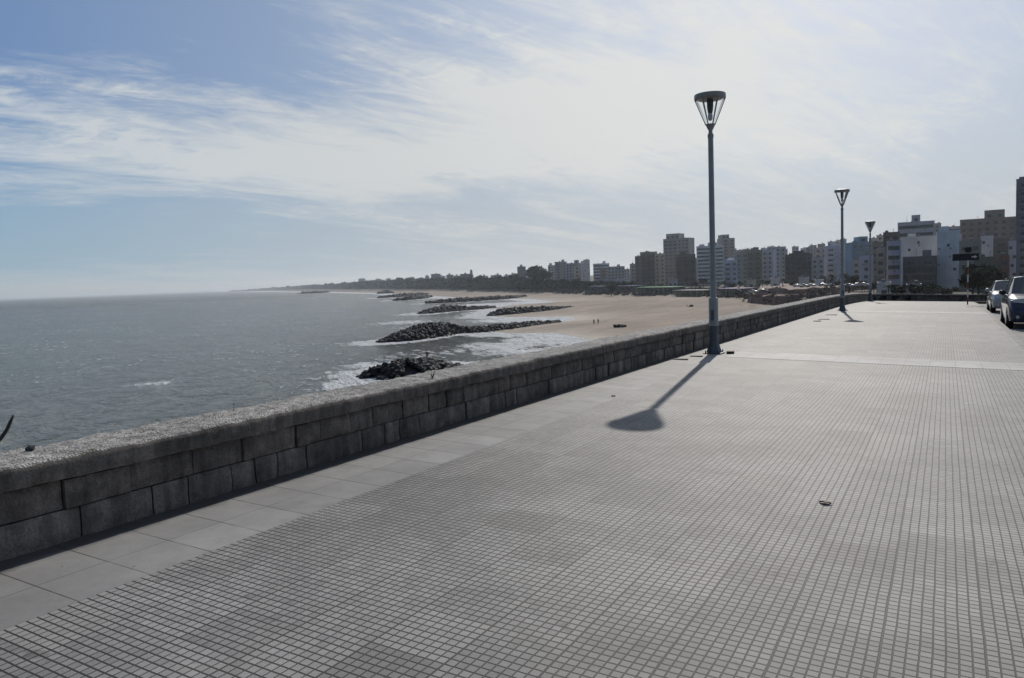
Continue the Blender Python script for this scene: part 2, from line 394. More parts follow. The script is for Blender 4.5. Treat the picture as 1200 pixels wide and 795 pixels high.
# breakwaters: axis in the sea plane, half width, crest height
BWS = [
 dict(pts=[(432, 438), (450, 441), (475, 440), (503, 435), (522, 432), (537, 429.5)], w=[1.5, 5, 7, 5.5, 2.4, 1.], h=[.4, 2.4, 3.3, 2.6, 1.0, .1], n=1500, s=1.15,
      label='nearest dark rock breakwater in the surf, with a person standing on it'),
 dict(pts=[(445, 401.5), (470, 399), (497, 394.5), (520, 390.5), (545, 390), (590, 386), (622, 381.5), (655, 378)], w=[2, 7, 9, 8, 6, 5, 4, 2], h=[.5, 2.8, 4.4, 4.0, 2.0, 1.8, 1.4, .5], n=1900, s=1.3,
      label='second rock breakwater from the viewer, long humped ridge joining the beach'),
 dict(pts=[(495, 368), (515, 365.5), (527, 364.5), (545, 363.5), (577, 361)], w=[4, 10, 11, 8, 4], h=[.5, 3.2, 3.4, 2, .8], n=900, s=1.9,
      label='short detached rock mound in the sea left of the long beach spit'),
 dict(pts=[(573, 370.5), (590, 369), (615, 367), (640, 365), (670, 361.5)], w=[3, 7, 8, 7, 3], h=[.6, 3.0, 3.0, 2.4, .8], n=1000, s=1.7,
      label='low rock spit ending in white foam at the middle of the beach'),
 dict(pts=[(500, 356), (525, 355), (555, 353), (585, 351), (617, 348.5)], w=[4, 9, 9, 8, 3], h=[.8, 2.8, 2.8, 2.4, .8], n=1000, s=2.7,
      label='long thin dark breakwater beyond the detached mound'),
 dict(pts=[(462, 352.6), (475, 352), (488, 350.6), (503, 348)], w=[4, 10, 9, 4], h=[.8, 3, 2.8, 1], n=350, s=3.2,
      label='small dark breakwater between the long thin one and the far shore rocks'),
 dict(pts=[(443, 349.6), (460, 348.6), (480, 347), (500, 345.2)], w=[4, 10, 10, 4], h=[.8, 3, 3, 1], n=350, s=3.6,
      label='far breakwater, a dark streak just left of the first sand'),
 dict(pts=[(445, 344.5), (451, 344.2), (457, 343.4)], w=[6, 14, 6], h=[1, 4, 1], n=220, s=5.5,
      label='tiny dark rock groyne on the far shore'),
 dict(pts=[(352, 344.4), (368, 343.9), (384, 342.9)], w=[8, 16, 8], h=[1.5, 3.5, 1.5], n=260, s=6.,
      label='farthest breakwater, a dark line low on the sea near the horizon'),
]
for b in BWS: b['w3'] = [onz(x, y, SEA) for x, y in b['pts']]

P, Q = polar(-75, 125, 560, 6, 30000, 330)
s1 = sdist(P, coast, coast_poly); far = np.hypot(*P.T)
surf = np.exp(-np.abs(np.minimum(s1, 0))/(9+far*.012))*1.05
for b in BWS[:7]:
    L = np.array([p[:2] for p in b['w3']]); d = np.maximum(seg_dist(P, L)-np.mean(b['w']), 0)
    surf = np.maximum(surf, .82*np.exp(-d/(4+far*.008)))
# breakers rolling into the first two bays
for (px, py, rx_, st) in [(650, 398, 14, .9), (590, 405, 16, .55), (600, 412, 14, .5), (635, 373, 18, .95), (600, 375, 18, .8), (560, 372, 16, .55), (615, 355.5, 30, .9), (575, 357, 30, .8),
                          (430, 449, 9, .8), (470, 452, 9, .7), (440, 428, 9, .6), (500, 415, 18, .35), (470, 378, 20, .5), (480, 384, 12, .4), (185, 449, 7, .42), (235, 444, 5, .3)]:
    c = onz(px, py, SEA)[:2]; d = np.hypot(*(P-c).T); surf = np.maximum(surf, st*np.exp(-(d/rx_)**2))
shal = np.clip(np.exp(s1/80), 0, 1)*.9
V = np.column_stack([P, np.full(len(P), SEA)])
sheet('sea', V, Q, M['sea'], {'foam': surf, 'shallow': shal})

P, Q = polar(-100, 125, 560, 5, 30000, 330)
h, s1, s2 = terrain(P)
bumpy = np.array([mnoise.noise((x*.02, y*.02, 3)) for x, y in P])
h = h+bumpy*.5*sstep(0, 30, s2)
keep = (h > SEA-3.5)[Q].any(1)
Q = Q[keep]
inl = np.maximum(sstep(-2, 4, s2), np.where((np.hypot(np.maximum(-5.2-P[:, 0], 0), np.maximum(P[:, 1]-68, 0)) < 24), 1, 0))
wet = np.exp(-np.maximum(s1, 0)/(6+np.hypot(*P.T)*.02))
sheet('ground', np.column_stack([P, h]), Q, M['land'], {'inland': inl, 'wet': wet})

# ------------------------------------------------------------------ promenade
def gsheet(name, x0, x1, y0, y1, dz, mat, ny=None, nx=4, kind='structure'):
    ny = ny or max(2, int((y1-y0)/.8)); xs = np.linspace(x0, x1, nx+1); ys = np.linspace(y0, y1, ny+1)
    V = np.array([(x, y, g(x, y)+dz) for y in ys for x in xs]); idx = np.arange(len(V)).reshape(ny+1, nx+1)
    Q = np.stack([idx[:-1, :-1], idx[:-1, 1:], idx[1:, 1:], idx[1:, :-1]], -1).reshape(-1, 4)
    return sheet(name, V, Q, mat, {}, kind)
YE = 69.0
gsheet('promenade', XM, 1.52, -12, 62, 0, M['mosaic'])
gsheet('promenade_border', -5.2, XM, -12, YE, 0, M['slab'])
gsheet('promenade_corner', XM, 34, 62, YE, 0, M['mosaic'], nx=20)
BANDS = [16.24, 37.2, 58.2]
for yb in BANDS: gsheet('paving_band', XM+.002, 1.52, yb-1.5*T, yb+1.5*T, .004, M['band'], ny=4)
# kerb: a real step down to the street
kb = MB()
def kerb_run(x0, x1, y0, y1):
    n = max(1, int(max(y1-y0, .1)/1.0))
    for i in range(n):
        a = y0+(y1-y0)*i/n+.004; b = y0+(y1-y0)*(i+1)/n-.004
        vs = [(x, y, g(x, y)+dz) for dz in (-.3, .006) for y in (a, b) for x in (x0, x1)]
        kb.add(vs, [(0, 2, 3, 1), (4, 5, 7, 6), (0, 1, 5, 4), (2, 6, 7, 3), (0, 4, 6, 2), (1, 3, 7, 5)])
kerb_run(1.52, 1.68, -12, 62)
o = kb.build('kerb', M['kerb'], bevel=.012); o['kind'] = 'structure'
gsheet('street', 1.66, 34, -12, 61.9, -.14, M['asphalt'], nx=20)

# ------------------------------------------------------------------ parapet wall
RC = 2.5; XI = -4.9; YT = 67.2           # inner face, turning to the right at the end of the promenade
def path(s, off):                        # s metres along the inner face, off metres outward
    L1 = YT-RC
    if s < L1: return XI-off, s
    a = (s-L1)/RC
    if a < math.pi/2:
        cx, cy = XI+RC, YT-RC
        return cx-(RC+off)*math.cos(a), cy+(RC+off)*math.sin(a)
    return XI+RC+(s-L1-RC*math.pi/2), YT+off
S0, S1 = -4.0, YT-RC+RC*math.pi/2+26
wall = empty('parapet_wall', (XI, 0, 0), label='long low parapet wall of rough stone blocks along the sea edge of the promenade', cat='wall')
wall.location = (0, 0, 0)
HW = .565; CH = .145
cop = MB(); random.seed(3)
ss = []; s = S0
while s < S1: ss.append(s); s += .022 if s < 9 else (.05 if s < 20 else .3)
offs = [0, .0, .0, .012]+list(np.linspace(.035, .50, 20))+[.52, .53, .53, .53]
hs = [HW-CH, HW-CH+.05, HW-.045, HW-.012]+[HW]*20+[HW-.012, HW-.05, HW-CH+.05, HW-CH]
rows = []
for s in ss:
    row = []
    for k, (of, hh) in enumerate(zip(offs, hs)):
        x, y = path(s, of)
        n1 = mnoise.fractal((x*3, y*3, hh*3), .8, 2.1, 4); n2 = mnoise.noise((x*38, y*38, hh*38)); n3 = mnoise.noise((x*17, y*17, 5+hh*17))
        top = 4 <= k < 24
        dz = (n1*.010+n2*.006+n3*.009) if top else n1*.006
        do = 0 if top else (n1*.010+n3*.005+n2*.003)*(1 if k < 4 else -1)
        if k == 3: dz += n3*.007-.003
        x, y = path(s, of+do)
        row.append((x, y, g(x, y)+hh+dz))
    rows.append(row)
nr, nk = len(rows), len(offs)
cop.v = [p for r in rows for p in r]
for i in range(nr-1):
    for k in range(nk-1): cop.f.append((i*nk+k, i*nk+k+1, (i+1)*nk+k+1, (i+1)*nk+k)); cop.m.append(0)
cop.f.append(tuple(range(nk))); cop.m.append(0)
for i in range(nr-1): cop.f.append((i*nk, (i+1)*nk, (i+1)*nk+nk-1, i*nk+nk-1)); cop.m.append(0)
for i, f_ in enumerate(cop.f[:(nr-1)*(nk-1)]):
    k = i % (nk-1)
    if k < 3 or k > 23: cop.m[i] = 1  # coping sides get the darker block stone: their shade is painted as colour
cop.build('coping', [M['coping'], M['block']], wall, smooth=60)
blk = MB(); mort = MB(); CT = HW-CH
BI = .045                                # blocks stand back under the coping
for c, (z0, z1) in enumerate([(-.05, CT*.5-.005), (CT*.5+.005, CT-.018)]):
    s = S0+c*.3
    while s < S1-1:
        L = random.choice([.24, .30, .34, .40, .46, .52]); a, b = s+.006, s+L-.006
        pr = random.uniform(-.016, .014)
        zz = random.uniform(-.006, .006)
        na = 5; nz = 4
        grid = []
        for i in range(na+1):
            for j in range(nz+1):
                sa = a+(b-a)*i/na; hz = z0+(z1-z0)*j/nz
                e = .0 if 0 < i < na and 0 < j < nz else .017
                x, y = path(sa, BI)
                n1 = mnoise.fractal((x*5+c, y*5, hz*6), .7, 2.1, 4)*.013
                jx = random.uniform(-.005, .005) if 0 < i < na else 0
                x, y = path(sa+jx, BI+pr+e+n1); grid.append((x, y, g(x, y)+hz+(zz if 0 < j < nz else 0)))
        nf = len(grid)
        for i in (0, na):
            for j in (0, nz):
                sa = a+(b-a)*i/na; hz = z0+(z1-z0)*j/nz; x, y = path(sa, .2); grid.append((x, y, g(x, y)+hz))
        fs = [(i*(nz+1)+j, (i+1)*(nz+1)+j, (i+1)*(nz+1)+j+1, i*(nz+1)+j+1) for i in range(na) for j in range(nz)]
        fs += [tuple([j for j in range(nz+1)]+[nf+1, nf]), tuple([na*(nz+1)+j for j in range(nz, -1, -1)]+[nf+2, nf+3]),
               tuple([i*(nz+1) for i in range(na, -1, -1)]+[nf, nf+2]), tuple([i*(nz+1)+nz for i in range(na+1)]+[nf+3, nf+1])]
        blk.add(grid, fs); s += L
blk.build('stone_block_courses', M['block'], wall, smooth=35)
s = S0
while s < S1-1:
    e = s+1.
    vs = []
    for hz in (-3.2, CT+.01):
        for sa in (s, e):
            for of in (BI+.036, .49): x, y = path(sa, of); vs.append((x, y, g(x, y)+hz))
    mort.add(vs, [(0, 2, 3, 1), (4, 5, 7, 6), (0, 1, 5, 4), (2, 6, 7, 3), (0, 4, 6, 2), (1, 3, 7, 5)]); s = e
mort.build('mortar_core', M['mortar'], wall)

# ------------------------------------------------------------------ street lamps
def make_lamp():
    root = empty('street_lamp', (0, 0, 0))
    m = MB(); m.box(-.19, .19, -.19, .19, 0, .022)
    m.build('base_plate', M['lamp_dark'], root, bevel=.004)
    m = MB(); m.lathe([(.165, .022), (.158, .06), (.135, .13), (.112, .21), (.104, .26), (.101, .60)], 8)
    m.build('base_skirt', M['lamp_dark'], root, smooth=30)
    m = MB(); m.lathe([(.1, .60), (.1, 1.18), (.095, 1.20), (.072, 1.215), (.066, 1.24), (.062, 2.4), (.060, 2.42), (.055, 4.62), (.052, 4.64)], 20)
    m.build('pole', M['lamp_metal'], root, smooth=30)
    m = MB(); m.box(-.035, .035, -.108, -.097, .72, .95); m.build('service_hatch', M['lamp_dark'], root, bevel=.003)
    for i in range(4):
        a = math.pi/4+i*math.pi/2; m = MB(); m.lathe([(.018, .022), (.018, .05), (.010, .052), (.010, .075)], 6, c=(.205*math.cos(a), .205*math.sin(a)))
        m.build('anchor_bolt', M['rust'], root)
    m = MB(); m.lathe([(.052, 4.58), (.062, 4.60), (.062, 4.67), (.042, 4.69), (.042, 4.75), (.06, 4.78), (.098, 4.86), (.102, 4.88), (.06, 4.885)], 20)
    hd = m.build('lamp_socket_collar', M['lamp_metal'], root, smooth=30)
    # drum lid
    m = MB(); m.lathe([(.300, 5.395), (.322, 5.398), (.326, 5.405), (.326, 5.485), (.320, 5.495), (.20, 5.515), (.02, 5.52)], 40)
    lid = m.build('lid', M['lamp_metal'], root, smooth=30)
    m = MB()
    t = NT('clear_lamp_glass'); t.b.inputs['Base Color'].default_value = (.9, .92, .92, 1); t.b.inputs['Roughness'].default_value = .08
    t.b.inputs['Transmission Weight'].default_value = 1.; t.b.inputs['IOR'].default_value = 1.05
    M['lampglass'] = t.mat
    n = 32
    for i, (r, z) in enumerate([(.08, 4.885), (.292, 5.395)]):
        for k in range(n): a = 2*math.pi*k/n; m.v.append((r*math.cos(a), r*math.sin(a), z))
    for k in range(n): m.f.append((k, (k+1) % n, n+(k+1) % n, n+k)); m.m.append(0)
    m.build('glass_cone', M['lampglass'], root, smooth=True)
    for k in range(6):
        a = k*math.pi/3+.3; m = MB(); m.tube([(.092*math.cos(a), .092*math.sin(a), 4.86), (.312*math.cos(a), .312*math.sin(a), 5.40)], .012, 6)
        m.build('rod', M['lamp_metal'], root)
    m = MB(); m.lathe([(.07, 5.395), (.07, 5.24), (.06, 5.16), (.045, 5.10)], 16); rf = m.build('lamp_holder', M['lamp_dark'], root, smooth=30)
    m = MB(); m.lathe([(.045, 5.10), (.055, 5.05), (.05, 4.98), (.02, 4.95)], 12); m.build('bulb', M['signwhite'], rf, smooth=True)
    return root
lamp = make_lamp()
LL = ['tallest looking street lamp, nearest one, its shadow falling across the promenade', 'middle street lamp, second along the parapet wall', 'farthest street lamp, third one by the bend of the parapet wall']
LP = [(-4.34, 16.24, 0), (-4.10, 37.5, .4), (-4.52, 57.6, .9)]
for i, (x, y, rz) in enumerate(LP):
    o = lamp if i == 0 else copy_tree(lamp)
    o.location = (x, y, g(x, y)+.003); o.rotation_euler = (0, 0, rz); tag(o, LL[i], 'street lamp', 'street lamps along the promenade')

# ------------------------------------------------------------------ street name sign
x, y = 1.07, 49.0
sg = empty('street_sign', (x, y, g(x, y)), rz=.15, label='thin pole at the promenade end with a long dark name plate and white arrow', cat='street sign')
for k in range(7):
    m = MB(); m.lathe([(.035, k*.42), (.035, (k+1)*.42)], 10); m.build('pole_section', M['signwhite'] if k % 2 else M['signred'], sg, smooth=30)
m = MB(); m.box(-.76, .52, -.05, -.038, 2.46, 2.84); pl = m.build('name_plate', M['signdark'], sg, bevel=.004)
m = MB(); m.add([(.16, -.054, 2.62), (.30, -.054, 2.62), (.30, -.054, 2.56), (.44, -.054, 2.65), (.30, -.054, 2.74), (.30, -.054, 2.68), (.16, -.054, 2.68)], [(0, 1, 2, 3, 4, 5, 6)]); m.build('arrow', M['signwhite'], pl)
m = MB(); m.box(-.16, .16, -.05, -.036, 2.90, 3.20); m.build('square_plate', M['signdark'], sg, bevel=.004)

# ------------------------------------------------------------------ cars
def make_car(name, paint, L=4.0, W=1.7, H=1.5, hood=.98, van=False):
    """front toward -Y; a lofted shell cut into body, windscreen and side windows"""
    root = empty(name, (0, 0, 0)); w = W/2; f = -L/2
    belt = hood-.02
    # y, half width, bottom, belt z, roof edge half width, roof edge z, top centre z
    if van: ws0, ws1, rr = f+.95, f+1.62, L/2-.25
    else: ws0, ws1, rr = f+1.12, f+1.85, L/2-.75
    st = [(f, .80, .34, .60, .72, .62, .63), (f+.03, .87, .26, .70, .78, .72, .735), (f+.12, .94, .22, hood-.17, .82, hood-.13, hood-.11), (f+.35, .985, .20, hood-.10, .84, hood-.06, hood-.03),
          (ws0-.25, 1, .20, belt-.02, .85, hood+.0, hood+.03), (ws0, 1, .20, belt, .86, hood+.02, hood+.055),
          (ws0+(ws1-ws0)*.5, 1, .20, belt+.01, .80, (hood+H)/2-.02, (hood+H)/2+.02), (ws1, 1, .20, belt+.02, .735, H-.07, H-.015),
          (ws1+.35, 1, .20, belt+.02, .73, H-.05, H), (ws1+.85, 1, .20, belt+.03, .73, H-.05, H+.0), (rr-.35, 1, .20, belt+.04, .73, H-.06, H-.02), (rr, .99, .20, belt+.06, .72, H-.10, H-.06),
          ((rr+L/2)/2, .97, .22, belt+.04, .72, (H*.62+belt*.38), (H*.62+belt*.38)+.05), (L/2-.04, .93, .26, belt-.03, .75, belt+.02, belt+.06), (L/2, .84, .36, belt-.2, .7, belt-.17, belt-.15)]
    if van: st[-3] = (L/2-.12, .97, .22, belt+.04, .72, H-.22, H-.16)
    def ring(s):
        y, kw, zb, bz, re, rz, tz_ = s; W_ = w*kw; R_ = w*re*(kw if kw < .95 else 1)
        m1 = zb+(bz-zb)*.35; m2 = zb+(bz-zb)*.7
        return [(0, zb), (W_*.8, zb), (W_*.96, zb+.05), (W_, m1), (W_*.995, m2), (W_*.975, bz-.02), (W_*.94, bz), (R_+(W_*.94-R_)*.45, bz+(rz-bz)*.55), (R_, rz), (R_*.88, rz+(tz_-rz)*.45), (R_*.5, tz_-.006), (0, tz_)]
    parts = {}
    rings = [ring(s) for s in st]
    NR = 12
    for side in (1, -1):
        for i in range(len(st)-1):
            for j in range(NR-1):
                k = 'body'
                if j in (6, 7) and 6 <= i <= (11 if van else 11): k = 'side_window'
                if j >= 8 and i in (5, 6): k = 'windscreen'
                if j >= 8 and i in (11, 12): k = 'rear_window'
                if j in (6, 7) and i in (9,): k = 'body' if j == 9 else k
                a = [(side*rings[i][j][0], st[i][0], rings[i][j][1]), (side*rings[i][j+1][0], st[i][0], rings[i][j+1][1]),
                     (side*rings[i+1][j+1][0], st[i+1][0], rings[i+1][j+1][1]), (side*rings[i+1][j][0], st[i+1][0], rings[i+1][j][1])]
                key = (k, side) if k == 'side_window' else (k, 0)
                parts.setdefault(key, MB()).add(a, [(0, 1, 2, 3)])
    bd = parts[('body', 0)]
    for e in (0, -1):
        r_ = rings[e]; vs = [(x, st[e][0], z) for x, z in r_]+[(-x, st[e][0], z) for x, z in r_[::-1][1:-1]]
        bd.add(vs, [tuple(range(len(vs)))])
    objs = {}
    for (k, sd_), mb in parts.items():
        me = mb.build(k, paint if k == 'body' else M['carglass'], root)
        bm = bmesh.new(); bm.from_mesh(me.data); bmesh.ops.remove_doubles(bm, verts=bm.verts, dist=.0005); bmesh.ops.recalc_face_normals(bm, faces=bm.faces)
        bm.to_mesh(me.data); bm.free(); me.data.polygons.foreach_set('use_smooth', [True]*len(me.data.polygons)); me.data.set_sharp_from_angle(angle=rad(38))
        objs[k] = me
    # pillars between side windows
    for sx in (-1, 1):
        for yy in (ws1+.62, rr-.12):
            m = MB(); xb = w*.945; xr = w*.735
            m.add([(sx*(xb+.004), yy-.05, belt+.02), (sx*(xb+.004), yy+.05, belt+.02), (sx*(xr+(xb-xr)*.45+.006), yy+.045, belt+(H-.06-belt)*.56), (sx*(xr+(xb-xr)*.45+.006), yy-.045, belt+(H-.06-belt)*.56),
                   (sx*(xr+.006), yy+.04, H-.05), (sx*(xr+.006), yy-.04, H-.05)], [(0, 1, 2, 3), (3, 2, 4, 5)])
            m.build('door_pillar', M['blackp'], root)
        for yy in (f+.78, L/2-.72):
            m = MB(); R0 = .375
            n = 20; c = [(sx*(w+.002), yy+R0*math.cos(2*math.pi*k/n), .33+R0*math.sin(2*math.pi*k/n)) for k in range(n) ]
            m.add([(a, b, max(z_, .17)) for a, b, z_ in c]+[(sx*(w-.12), b, max(z_, .17)) for a, b, z_ in c], [tuple(range(n)), tuple(range(n, 2*n))]+[(k, (k+1) % n, n+(k+1) % n, n+k) for k in range(n)])
            m.build('wheel_arch', M['blackp'], root)
            def disc(r, x0_, x1_, mm, nm, par):
                q = MB(); q.tube([(sx*x0_, yy, .31), (sx*(x0_+.02), yy, .31), (sx*(x1_-.02), yy, .31), (sx*x1_, yy, .31)], [r-.02, r, r, r-.02], 24); return q.build(nm, mm, par, smooth=30)
            ty = disc(.31, w-.2, w+.012, M['rubber'], 'tyre', root); disc(.20, w-.02, w+.02, M['alloy'], 'rim', ty)
        # headlight
        m = MB(); zc = hood-.21
        m.add([(sx*w*.50, f+.075, zc-.045), (sx*w*.86, f+.13, zc-.02), (sx*w*.975, f+.30, zc+.02), (sx*w*.96, f+.36, zc+.10), (sx*w*.80, f+.16, zc+.10), (sx*w*.52, f+.10, zc+.055),
               (sx*w*.55, f+.3, zc)], [(0, 1, 4, 5), (1, 2, 3, 4), (0, 5, 6), (0, 6, 2, 1), (3, 6, 5, 4), (2, 6, 3)])
        m.v = [(a, b-.055, c) for a, b, c in m.v]
        m.build('headlight', M['headl'], root, bevel=.006)
        m = MB(); m.tube([(sx*w*.70, f-.012, .40), (sx*w*.70, f+.08, .40)], .05, 14); m.build('fog_lamp', M['headl'], root)
        # mirror
        m = MB(); m.lathe([(.02, 0), (.075, .03), (.095, .08), (.08, .14), (.03, .17)], 12)
        m.v = [(sx*(w+.10)+a*1.2, ws0+.42+b*.7, belt-.0+c) for a, b, c in m.v]
        mr = m.build('wing_mirror', paint if not van else M['blackp'], root, smooth=50)
        m = MB(); m.tube([(sx*w*.93, ws0+.45, belt+.05), (sx*(w+.06), ws0+.43, belt+.06)], .022, 8); m.build('mirror_arm', M['blackp'], mr)
        m = MB(); m.box(sx*w*.82-.06, sx*w*.82+.06, L/2-.03, L/2+.015, belt-.12, belt+.10); m.build('tail_light', M['signred'], root, bevel=.01)
    m = MB(); m.box(-w*.46, w*.46, f-.016, f+.05, hood-.335, hood-.225); gr = m.build('grille', M['blackp'], root, bevel=.02)
    m = MB(); m.box(-w*.40, w*.40, f-.024, f-.012, hood-.29, hood-.275); m.build('grille_bar', M['chrome'], gr)
    m = MB(); m.box(-w*.58, w*.58, f-.020, f+.06, .30, .45); m.build('bumper_intake', M['blackp'], root, bevel=.02)
    m = MB(); m.box(-.2, .2, f-.034, f-.022, .47, .58); m.build('licence_plate', M['plate'], root, bevel=.004)
    for q in (-.35, .12):
        m = MB(); m.tube([(q, ws0-.03, hood+.07), (q+.42, ws0+.07, hood+.125)], .009, 6); m.build('wiper', M['blackp'], root)
    return root
M['headl'] = simple('headlamp_lens', (.45, .47, .48), .12, .1, 30, coat=.6)
M['paint_silver'] = simple('silver_car_paint', (.38, .39, .40), .3, .04, 2, metal=.5, coat=.8)
M['paint_navy'] = simple('navy_car_paint', (.016, .024, .06), .3, .05, 2, metal=.2, coat=.9)
M['paint_white'] = simple('white_car_paint', (.6, .6, .6), .3, .04, 2, coat=.6)
M['paint_red'] = simple('red_car_paint', (.25, .03, .025), .3, .04, 2, coat=.6)
M['paint_grey'] = simple('grey_car_paint', (.12, .125, .13), .3, .04, 2, metal=.3, coat=.6)
carN = make_car('parked_car', M['paint_navy'], 4.1, 1.74, 1.72, 1.10, True)
X, Y = 2.62, 31.2; carN.location = (X, Y, g(X, Y)-.14); carN.rotation_euler = (math.atan(-.012), math.atan(.028), 0)
tag(carN, 'dark navy tall van-like car parked at the kerb, nearest car at the right edge', 'car', 'cars parked along the kerb')
carS = make_car('parked_car', M['paint_silver'], 4.0, 1.66, 1.50, .97, False)
X, Y = 2.62, 42.4; carS.location = (X, Y, g(X, Y)-.14); carS.rotation_euler = (math.atan(-.02), math.atan(.028), .01)
tag(carS, 'silver hatchback parked behind the dark navy car on the same kerb', 'car', 'cars parked along the kerb')

# ------------------------------------------------------------------ breakwaters
def rock_verts(r, cx, cy, cz):
    # angular armour stone: a jittered cube with cut corners
    bm = bmesh.new(); bmesh.ops.create_icosphere(bm, subdivisions=1, radius=1)
    sx, sy, sz = r*random.uniform(.7, 1.3), r*random.uniform(.7, 1.2), r*random.uniform(.5, .85)
    rot = Matrix.Rotation(random.uniform(0, 6.3), 3, Vector((random.uniform(-1, 1), random.uniform(-1, 1), random.uniform(-1, 1))).normalized())
    vs = []
    for v in bm.verts:
        p = v.co*random.uniform(.75, 1.15); p = rot @ Vector((p.x*sx, p.y*sy, p.z*sz)); vs.append((p.x+cx, p.y+cy, p.z+cz))
    fs = [tuple(v.index for v in f_.verts) for f_ in bm.faces]; bm.free()
    return vs, fs
random.seed(11)
for b in BWS:
    w3 = [Vector(p) for p in b['w3']]; seg = [(w3[i+1]-w3[i]).length for i in range(len(w3)-1)]; tot = sum(seg)
    root_loc = w3[len(w3)//2].copy(); mb = MB()
    for k in range(int(b['n']*(2.8 if b['s'] > 2.9 else 2.1))):
        s = random.uniform(0, tot); i = 0
        while s > seg[i] and i < len(seg)-1: s -= seg[i]; i += 1
        t = min(s/seg[i], 1); p = w3[i].lerp(w3[i+1], t); w_ = b['w'][i]*(1-t)+b['w'][i+1]*t; h_ = b['h'][i]*(1-t)+b['h'][i+1]*t
        d = (w3[i+1]-w3[i]).normalized(); nrm = Vector((-d.y, d.x, 0)); q = random.gauss(0, .42); q = max(-1.15, min(1.15, q))
        r = b['s']*(.22+.62*random.random()**3.)
        p = p+nrm*q*w_; zz = SEA-.35+h_*max(0, 1-abs(q)**1.4)*random.uniform(.70, .90)
        vs, fs = rock_verts(r, p.x, p.y, zz); mb.add(vs, fs)
    ring_ = []; fine_ = []                # packed core under the stones
    for i in range(len(w3)-1):
        for q_ in range(6): fine_.append((w3[i].lerp(w3[i+1], q_/6), b['w'][i]*(1-q_/6)+b['w'][i+1]*q_/6, b['h'][i]*(1-q_/6)+b['h'][i+1]*q_/6, (w3[i+1]-w3[i]).normalized()))
    for p_, w_, h_, d in fine_:
        nrm = Vector((-d.y, d.x, 0))
        for u_ in (-1.15, -.8, -.4, 0, .4, .8, 1.15):
            v_ = p_+nrm*u_*w_*random.uniform(.85, 1.); ring_.append((v_.x, v_.y, SEA-.8+(h_*.72+.5)*max(0, 1-abs(u_)**1.5)*random.uniform(.8, 1.05)))
    mb.add(ring_, [(i*7+j, i*7+j+1, i*7+j+8, i*7+j+7) for i in range(len(fine_)-1) for j in range(6)])
    mb.v = [(a-root_loc.x, c-root_loc.y, e-root_loc.z) for a, c, e in mb.v]
    o = mb.build('rock_breakwater', M['rock'], loc=root_loc); tag(o, b['label'], 'breakwater', 'rock breakwaters along the shore')
# rock outcrop on the sand
p = onz(726, 382, -13.6); mb = MB()
for k in range(90): vs, fs = rock_verts(random.uniform(.28, .5), max(-1.9, min(1.9, random.gauss(0, .9))), random.gauss(0, .6), random.uniform(-.2, .35)); mb.add(vs, fs)
o = mb.build('rock_heap', M['rock'], loc=(p[0], p[1], tz(p[0], p[1])+.2)); tag(o, 'small dark heap of stones lying alone on the sand', 'rocks')
p = onz(810, 358.5, -12.8); mb = MB()
for k in range(20): vs, fs = rock_verts(random.uniform(.3, .8), random.gauss(0, .7), random.gauss(0, .4), random.uniform(-.2, .35)); mb.add(vs, fs)
o = mb.build('rock_heap', M['rock'], loc=(p[0], p[1], tz(p[0], p[1])+.2)); tag(o, 'tiny dark lump on the upper sand just left of the nearest lamp pole', 'rocks')

